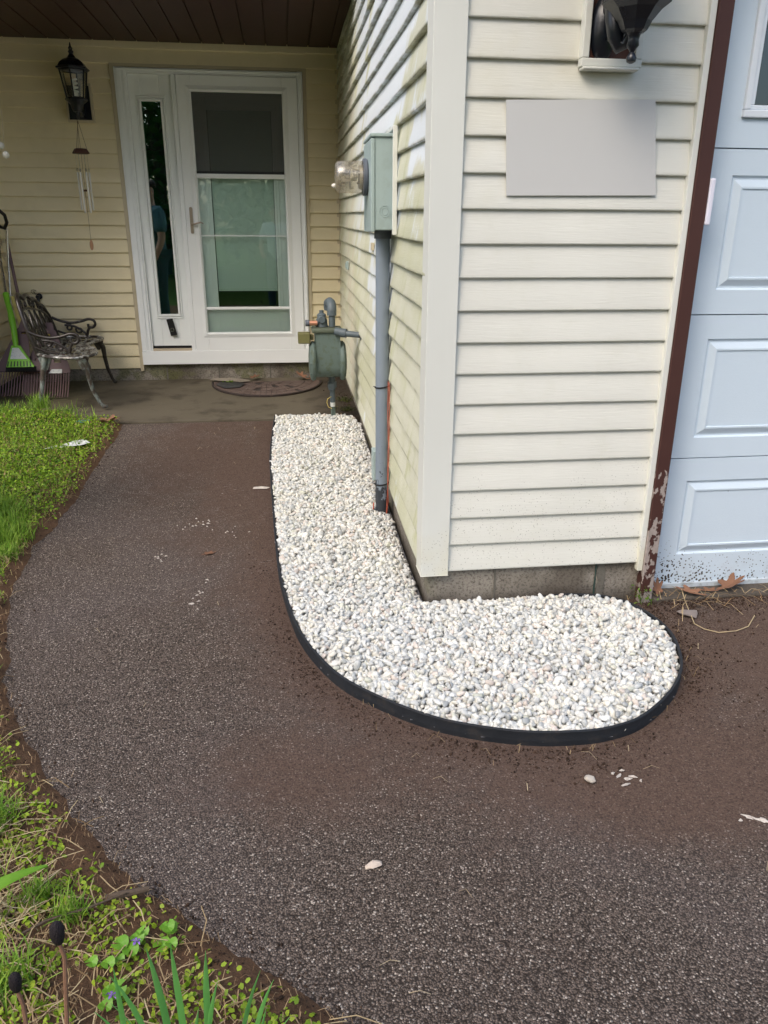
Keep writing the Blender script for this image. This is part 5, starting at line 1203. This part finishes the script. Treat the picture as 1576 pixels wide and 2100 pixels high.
seedhead(-.845, -1.55, .305, -.868, -1.56, "taller dark oval seed head on a brown stalk at the lower left", 1.15)
seedhead(-.915, -1.56, .225, -.905, -1.60, "shorter dark seed head nearest the lower left corner", 1.0)
# twig and dry stems
m = MB(); m.tube([(-1.04, -1.33, .05), (-.97, -1.29, .055), (-.90, -1.265, .05), (-.83, -1.23, .045)], [.002, .003, .0028, .0015], 6); tag(m.build("twig", M['bark'], origin=(-1, -1.3, .04), smooth=True), "thin dark twig lying behind the tall seed head", "twig")
m = MB(); m.tube([(-.875, -1.225, .032), (-.84, -1.225, .036), (-.79, -1.215, .034)], [.006, .008, .006], 8); tag(m.build("bark_piece", M['bark'], origin=(-.83, -1.22, .03), smooth=True), "rough piece of brown bark on the soil near the asphalt", "bark")
m = MB()
arcp = [(1.0, .0, .03), (.975, -.08, .018), (.934, -.227, .008), (.951, -.264, .006), (.989, -.293, .006), (1.054, -.290, .006), (1.115, -.266, .007), (1.179, -.20, .012)]
m.tube([Vector(p) for p in arcp], .0017, 6); tag(m.build("dry_straw", paint("straw_stem", (.42, .33, .19), .7, .2, .2), origin=(1.1, -.2, .006), smooth=True), "long curved straw-coloured stem on the ground by the garage door", "stem")

LEAFB = paint("dry_leaf", (.20, .105, .065), .8, .45, .4, .2, scale=50)
def oak(cx_, cy_, z_, size_, ang, label, seed, tilt=0.2, curl=.25):
    r_ = random.Random(seed); L_ = []
    for i in range(29):
        f = i/28; a = -math.pi+2*math.pi*f; lob = 1+.34*math.cos(a*6+.3)+r_.uniform(-.07, .07); rx = size_*.5*lob*math.cos(a)*1.1; ry = size_*.30*lob*math.sin(a); L_.append((rx, ry))
    m = MB(); ca, sa = math.cos(ang), math.sin(ang)
    def P_(u, v): 
        zz = curl*abs(v)*1.2+curl*.5*u*u/size_+tilt*(u+size_*.5); return (cx_+ca*u-sa*v, cy_+sa*u+ca*v, z_+zz)
    m.v = [P_(0, 0)]+[P_(u, v) for u, v in L_]
    for i in range(1, 29): m.f.append([0, i, i+1]); m.m.append(0)
    o_ = m.build("dry_leaf", LEAFB, origin=(cx_, cy_, z_), smooth=False); s2 = o_.modifiers.new("thick", 'SOLIDIFY'); s2.thickness = .0008
    return tag(o_, label, "dry leaf", "dry brown leaves")
oak(1.205, .012, .016, .10, .3, "curled brown oak leaf standing against the garage door", 1, .25, .5)
oak(1.03, -.015, .016, .08, 2.6, "reddish brown leaf among straw below the garage door", 2, .1, .4)
oak(.905, .01, .018, .06, 1.2, "brown leaf wedged at the foot of the brown door trim", 3, .5, .5)
oak(1.11, -.005, .016, .05, -.4, "small brown leaf scrap on the garage sill", 4, .1, .4)
oak(-1.655, 2.60, .118, .12, .35, "pinkish brown curled leaf where the lawn meets the porch slab", 5, .15, .7)
oak(-1.93, 2.66, .13, .10, 1.9, "dark curled leaf at the lawn edge near the bench", 6, .15, .6)
oak(-.835, .605, hgt(.605)+.003, .045, .4, "small rust red leaf flat on the middle of the path", 7, 0, .15)
oak(-.255, 3.90, .155, .10, .2, "tan leaf against the step under the gas meter", 8, .2, .5)
oak(-.36, 3.98, .155, .10, 2.2, "brown leaf on the right end of the doormat", 9, .3, .5)
oak(-.75, 4.02, .155, .09, .9, "brown leaf at the back edge of the doormat", 10, .1, .4)
oak(-2.0, 2.35, .125, .07, .9, "small brown leaf lying in the green lawn", 11, .1, .4)

def crumple(name, outline, z_, mat, label, cat, seed, amp=.008):
    m = MB(); c = np.mean(outline, 0); n_ = len(outline); rings_ = 4; m.v.append((c[0], c[1], z_+amp*1.5))
    for k_ in range(1, rings_+1):
        for i in range(n_):
            p = c+(np.array(outline[i])-c)*k_/rings_; m.v.append((p[0], p[1], z_+amp*(1.0+1.4*mnoise.noise(Vector((p[0]*60+seed, p[1]*60, seed))))*(1.1-.5*k_/rings_)))
    for i in range(n_): m.f.append([0, 1+i, 1+(i+1) % n_]); m.m.append(0)
    for k_ in range(rings_-1):
        for i in range(n_): m.f.append([1+k_*n_+i, 1+(k_+1)*n_+i, 1+(k_+1)*n_+(i+1) % n_, 1+k_*n_+(i+1) % n_]); m.m.append(0)
    o_ = m.build(name, mat, origin=(c[0], c[1], z_)); s2 = o_.modifiers.new("thick", 'SOLIDIFY'); s2.thickness = .0006; return tag(o_, label, cat)
crumple("plastic_scrap", [(-1.89, 1.98), (-1.80, 2.00), (-1.75, 2.02), (-1.69, 2.04), (-1.655, 2.10), (-1.70, 2.16), (-1.755, 2.13), (-1.82, 2.06)], .122, M['paper'], "crumpled pale plastic scrap lying on the green lawn", "litter", 1, .012)
crumple("wrapper", [(-1.90, 2.58), (-1.84, 2.57), (-1.80, 2.60), (-1.78, 2.67), (-1.83, 2.66), (-1.88, 2.64)], .128, M['blue'], "torn bright blue wrapper at the lawn edge by the slab", "litter", 2, .014)
crumple("bark_chip", [(-.675, 1.36), (-.60, 1.35), (-.585, 1.375), (-.62, 1.392), (-.67, 1.388)], hgt(1.37)+.002, M['paintspill'], "thin white chip on the path beside the edging", "litter", 3, .004)
crumple("paper_scrap", [(-1.10, 4.03), (-.92, 4.0), (-.80, 3.93), (-.78, 3.86), (-.86, 3.80), (-.90, 3.86), (-1.05, 3.90), (-1.12, 3.97)], .152, paint("rag", (.23, .20, .16), .9, .2, .4), "pale grey rag on the left end of the doormat", "rag", 4, .012)
crumple("dark_fabric", [(-1.03, 3.86), (-.88, 3.85), (-.82, 3.76), (-.86, 3.62), (-.97, 3.60), (-1.05, 3.74)], .150, M['black'], "folded black cloth scrap on the left of the doormat", "cloth", 5, .006)
def splat(name, lab, bl_, seed):
    T_ = thing(name, lab, "paint spill", (bl_[0][0], bl_[0][1], hgt(bl_[0][1]))); r_ = random.Random(seed)
    for (x_, y_, a, b, ang) in bl_:
        m = MB(); n_ = 14; ca, sa = math.cos(ang), math.sin(ang); zz = hgt(y_)+.0045; m.v.append((x_, y_, zz+.003))
        for i in range(n_):
            t_ = 6.283*i/n_; rr = 1+r_.uniform(-.45, .35); u, v = a*rr*math.cos(t_), b*rr*math.sin(t_); m.v.append((x_+ca*u-sa*v, y_+sa*u+ca*v, zz-.002))
        for i in range(n_): m.f.append([0, 1+i, 1+(i+1) % n_]); m.m.append(0)
        m.build("fleck", M['paintspill'], T_, smooth=True)
    return T_
splat("paint_spill", "thick white smear of dried paint on dirt at the right edge", [(.585, -1.137, .016, .006, -.6), (.612, -1.152, .020, .008, -.6), (.645, -1.175, .022, .011, -.6), (.68, -1.20, .024, .012, -.6), (.56, -1.145, .006, .004, .5), (.645, -1.20, .008, .004, -.6)], 1)
splat("paint_spill", "small spidery white paint splash below the gravel bed", [(.355, -.975, .010, .006, 0), (.335, -.962, .012, .004, .6), (.372, -.968, .012, .003, -.3), (.34, -.995, .014, .003, .2), (.352, -.942, .008, .003, 0), (.385, -.985, .006, .003, 1), (.325, -.950, .006, .004, .5)], 2)
sr = random.Random(9)
def flecks(cx_, cy_, sx_, sy_, n_, r0): return [(cx_+sr.gauss(0, sx_), cy_+sr.gauss(0, sy_), r0*sr.uniform(.5, 1.5), r0*sr.uniform(.25, .6), sr.uniform(-.5, .5)) for _ in range(n_)]
splat("paint_spill", "cluster of white flecks on the middle of the path", flecks(-.91, .92, .045, .05, 16, .0055)+flecks(-.74, .80, .04, .05, 7, .004), 3)
splat("paint_spill", "pale spots on the left-centre of the asphalt path", [(-.855, .145, .012, .008, 0)]+flecks(-.835, .22, .015, .06, 9, .0055), 4)
splat("paint_spill", "faint white flecks left of the path centre", flecks(-1.02, .60, .03, .04, 7, .0045), 5)
# weeds by the trim foot and along the slab / wall corner
def weed(cx_, cy_, z_, r_, n_, label, seed, h0=.01, h1=.05, c0=(.05, .12, .012), c1=(.2, .34, .04)):
    P_ = np.column_stack([rng.normal(cx_, r_, n_), rng.normal(cy_, r_*.7, n_), z_+rng.uniform(0, h1, n_)]); pt = [leaf_cloud('', P_, rng.uniform(.008, .018, n_), gcol(n_, c0, c1), None, aspect=.6)]
    Q_ = np.column_stack([rng.normal(cx_, r_*.5, n_//3), rng.normal(cy_, r_*.4, n_//3), np.full(n_//3, z_)]); pt.append(blades(Q_, rng.uniform(h0, h1*1.4, n_//3), gcol(n_//3, c0, c1), .0025, .7))
    return tag(merge(pt, "weed", M['leaf']), label, "weed")
weed(.822, -.055, .01, .022, 40, "little green weed at the foot of the peeling brown trim", 1, .02, .06)
weed(-.95, 3.86, .155, .022, 40, "bright green sprig lying on the doormat", 2, .005, .012, (.12, .26, .02), (.3, .42, .05))
weed(-.06, 3.15, .125, .035, 150, "dark mossy weeds along the wall behind the gravel", 3, .01, .03, (.03, .05, .012), (.12, .13, .03))
weed(-.07, 2.85, .118, .035, 120, "dark mossy clump on the slab at the back of the gravel bed", 4, .01, .03, (.03, .05, .012), (.12, .13, .03))

# ------------------------------------------------------------------ trees behind the camera (seen only as reflections)
def tree(cx_, cy_, H_, label, seed):
    r_ = np.random.default_rng(seed); T_ = thing("tree", label, "tree", (cx_, cy_, -.07), "trees across the lawn behind the viewer")
    m = MB(); m.tube([(cx_, cy_, -.1), (cx_+.1, cy_, H_*.3), (cx_-.1, cy_+.1, H_*.6), (cx_, cy_, H_*.85)], [.22, .17, .11, .03], 9)
    for i in range(9):
        a = r_.uniform(0, 6.28); z_ = H_*r_.uniform(.25, .7); L_ = H_*r_.uniform(.15, .3); m.tube([(cx_, cy_, z_), (cx_+L_*.5*math.cos(a), cy_+L_*.5*math.sin(a), z_+L_*.25), (cx_+L_*math.cos(a), cy_+L_*math.sin(a), z_+L_*.6)], [.07, .045, .012], 6)
    m.build("trunk", M['bark'], T_, smooth=True)
    cl = []
    for i in range(46):
        a = r_.uniform(0, 6.28); z_ = r_.uniform(.12, 1.0); rad = H_*.34*math.sqrt(max(.05, 1-abs(z_-.45)*1.3))*r_.uniform(.2, 1); cl.append((cx_+rad*math.cos(a), cy_+rad*math.sin(a), H_*z_, H_*r_.uniform(.07, .13)))
    P_ = np.concatenate([np.array(c[:3])+r_.normal(size=(110, 3))*c[3]*.6 for c in cl]); n_ = len(P_)
    V, Fl, cn, c = leaf_cloud('', P_, r_.uniform(.22, .44, n_), gcol(n_, (.03, .085, .018), (.09, .19, .035)), None, aspect=.7, tilt=.6)
    o_ = np_mesh("crown", V, Fl, cn, M['leaf'], c, origin=(cx_, cy_, -.07)); o_.parent = T_; o_.location = (0, 0, 0)
for i, (x_, y_, h_) in enumerate([(-7.5, -10.5, 8.5), (-4.2, -15, 10), (-.8, -17, 9), (-11, -5.5, 8), (3.2, -19, 10), (-7.5, -19, 11)]):
    tree(x_, y_, h_, ["broad leafy tree at the left edge of the far lawn", "tall leafy tree left of the driveway end", "leafy tree straight behind the viewer", "leafy tree at the side of the left lawn", "tall tree right of the driveway end", "tallest tree at the back of the lawn"][i], 20+i)

# ------------------------------------------------------------------ people outside the frame whose reflections show in the door glass
def skinned(name, joints, edges, radii, mat, parent, base, sub=2):
    me = bpy.data.meshes.new(name); me.from_pydata([(Vector(j)-base)[:] for j in joints], edges, []); o = bpy.data.objects.new(name, me); COL.objects.link(o); o.parent = parent
    sk = o.modifiers.new("skin", 'SKIN'); sk.use_smooth_shade = True
    for i, r_ in enumerate(radii): me.skin_vertices[0].data[i].radius = (r_, r_) if not isinstance(r_, tuple) else r_
    me.skin_vertices[0].data[0].use_root = True
    ss = o.modifiers.new("sub", 'SUBSURF'); ss.levels = sub; ss.render_levels = sub; me.materials.append(mat); return o
def person(base, rot, H_, shirt, trousers, label, armpose):
    base = Vector(base); Pn = thing("person", label, "person", base); ca, sa = math.cos(rot), math.sin(rot); s_ = H_/1.75
    def T_(x, y, z): return (base.x+(ca*x-sa*y)*s_, base.y+(sa*x+ca*y)*s_, base.z+z*s_)
    # x = person's right, y = forward
    J = {'pelvis': (0, 0, .93), 'belly': (0, .01, 1.08), 'chest': (0, .0, 1.30), 'neck0': (0, -.005, 1.44), 'neck1': (0, .01, 1.52), 'head0': (0, .03, 1.60), 'head1': (0, .02, 1.69),
         'rs': (.17, 0, 1.40), 'ls': (-.17, 0, 1.40), 'rh': (.09, 0, .90), 'lh': (-.09, 0, .90), 'rk': (.10, .02, .50), 'lk': (-.10, .02, .50), 'ra': (.10, -.02, .09), 'la': (-.10, -.02, .09), 'rt': (.11, .13, .03), 'lt': (-.11, .13, .03)}
    J.update(armpose)
    rad = {'pelvis': .13, 'belly': .12, 'chest': .14, 'neck0': .075, 'neck1': .055, 'head0': .085, 'head1': .078, 'rs': .062, 'ls': .062, 're': .042, 'le': .042, 'rw': .028, 'lw': .028, 'rp': .036, 'lp': .036,
           'rh': .085, 'lh': .085, 'rk': .058, 'lk': .058, 'ra': .040, 'la': .040, 'rt': .035, 'lt': .035}
    names = list(rad.keys()); idx = {k_: i for i, k_ in enumerate(names)}
    E2 = [('pelvis', 'belly'), ('belly', 'chest'), ('chest', 'neck0'), ('neck0', 'neck1'), ('neck1', 'head0'), ('head0', 'head1'), ('chest', 'rs'), ('chest', 'ls'), ('rs', 're'), ('re', 'rw'), ('rw', 'rp'), ('ls', 'le'), ('le', 'lw'), ('lw', 'lp'), ('pelvis', 'rh'), ('pelvis', 'lh'), ('rh', 'rk'), ('rk', 'ra'), ('ra', 'rt'), ('lh', 'lk'), ('lk', 'la'), ('la', 'lt')]
    js = [T_(*J[k_]) for k_ in names]; ed_ = [(idx[a], idx[b]) for a, b in E2]; rr = [rad[k_]*s_ for k_ in names]
    # five fingers and thumb on each hand
    for sd_ in 'rl':
        pw = Vector(J[sd_+'p']); ww = Vector(J[sd_+'w']); d = (pw-ww).normalized(); side = d.cross(Vector((0, 0, 1))); side = side.normalized() if side.length > .1 else Vector((0, 1, 0))
        for k_ in range(4):
            a = pw+side*(k_-1.5)*.02+d*.02; b = a+d*(.035+.006*(k_ in (1, 2))); c = b+d*.02+Vector((0, 0, -.022))
            i0 = len(js); js += [T_(*a), T_(*b), T_(*c)]; rr += [.0095*s_, .009*s_, .0075*s_]; ed_ += [(idx[sd_+'p'], i0), (i0, i0+1), (i0+1, i0+2)]
        a = pw+side*.035-d*.01; b = a+side*.02+d*.03; i0 = len(js); js += [T_(*a), T_(*b)]; rr += [.011*s_, .009*s_]; ed_ += [(idx[sd_+'p'], i0), (i0, i0+1)]
    skinned("body", js, ed_, rr, M['skin'], Pn, base)
    def sub(nm, keys, links, rads, mat):
        ii = {k_: i for i, k_ in enumerate(keys)}; skinned(nm, [T_(*(J[k_] if isinstance(k_, str) and k_ in J else k_)) for k_ in keys], [(ii[a], ii[b]) for a, b in links], [r_*s_ for r_ in rads], mat, Pn, base)
    half = lambda a, b, f: tuple(Vector(J[a]).lerp(Vector(J[b]), f))
    rsl, lsl = half('rs', 're', .8), half('ls', 'le', .8); hem = (0, .0, .86)
    sub("shirt", ['chest', 'belly', 'pelvis', hem, 'rs', 'ls', rsl, lsl, 'neck0'], [('chest', 'belly'), ('belly', 'pelvis'), ('pelvis', hem), ('chest', 'rs'), ('chest', 'ls'), ('rs', rsl), ('ls', lsl), ('chest', 'neck0')], [.168, .15, .155, .150, .088, .088, .072, .072, .082], shirt)
    sub("trousers", ['pelvis', 'rh', 'lh', 'rk', 'lk', 'ra', 'la'], [('pelvis', 'rh'), ('pelvis', 'lh'), ('rh', 'rk'), ('lh', 'lk'), ('rk', 'ra'), ('lk', 'la')], [.145, .105, .105, .080, .080, .068, .068], trousers)
    hp = [(0, .0, 1.66), (0, -.015, 1.70), (0, .02, 1.735)]
    skinned("hair", [T_(*p) for p in hp], [(0, 1), (1, 2)], [.088*s_, .090*s_, .070*s_], M['hair'], Pn, base)
    fm = MB(); hc_ = (0, .115, 1.625)
    for ex in (-.03, .03): fm.lathe([(.001, -.006), (.010, -.003), (.012, .002)], T_(ex, .104, 1.64), 8, 'y')
    fm.tube([T_(0, .108, 1.645), T_(0, .128, 1.60), T_(0, .112, 1.592)], [.008*s_, .013*s_, .010*s_], 8); fm.tube([T_(-.025, .105, 1.565), T_(0, .112, 1.562), T_(.025, .105, 1.565)], [.004, .007, .004], 6)
    for ex in (-.087, .087): fm.tube([T_(ex, .02, 1.66), T_(ex*1.06, .015, 1.63), T_(ex, .02, 1.60)], [.010, .014, .008], 7)
    fm.build("face_features", M['skin'], Pn, smooth=True)
    return Pn
person((-2.02, .75, .03), .9, 1.86, M['blueshirt'], M['jeans'], "person in a blue t-shirt and jeans standing on the lawn, mirrored in the narrow window",
       {'re': (.24, .03, 1.12), 'le': (-.24, .03, 1.12), 'rw': (.22, .14, .90), 'lw': (-.22, .14, .90), 'rp': (.21, .17, .83), 'lp': (-.21, .17, .83)})
person((-.60, -2.95, .0), 0.05, 1.74, M['whiteshirt'], M['jeans'], "person in a white t-shirt behind the viewpoint, mirrored in the storm door glass",
       {'re': (.26, .16, 1.15), 'le': (-.24, .05, 1.12), 'rw': (.14, .36, 1.24), 'lw': (-.22, .20, .98), 'rp': (.12, .40, 1.27), 'lp': (-.20, .26, .96)})
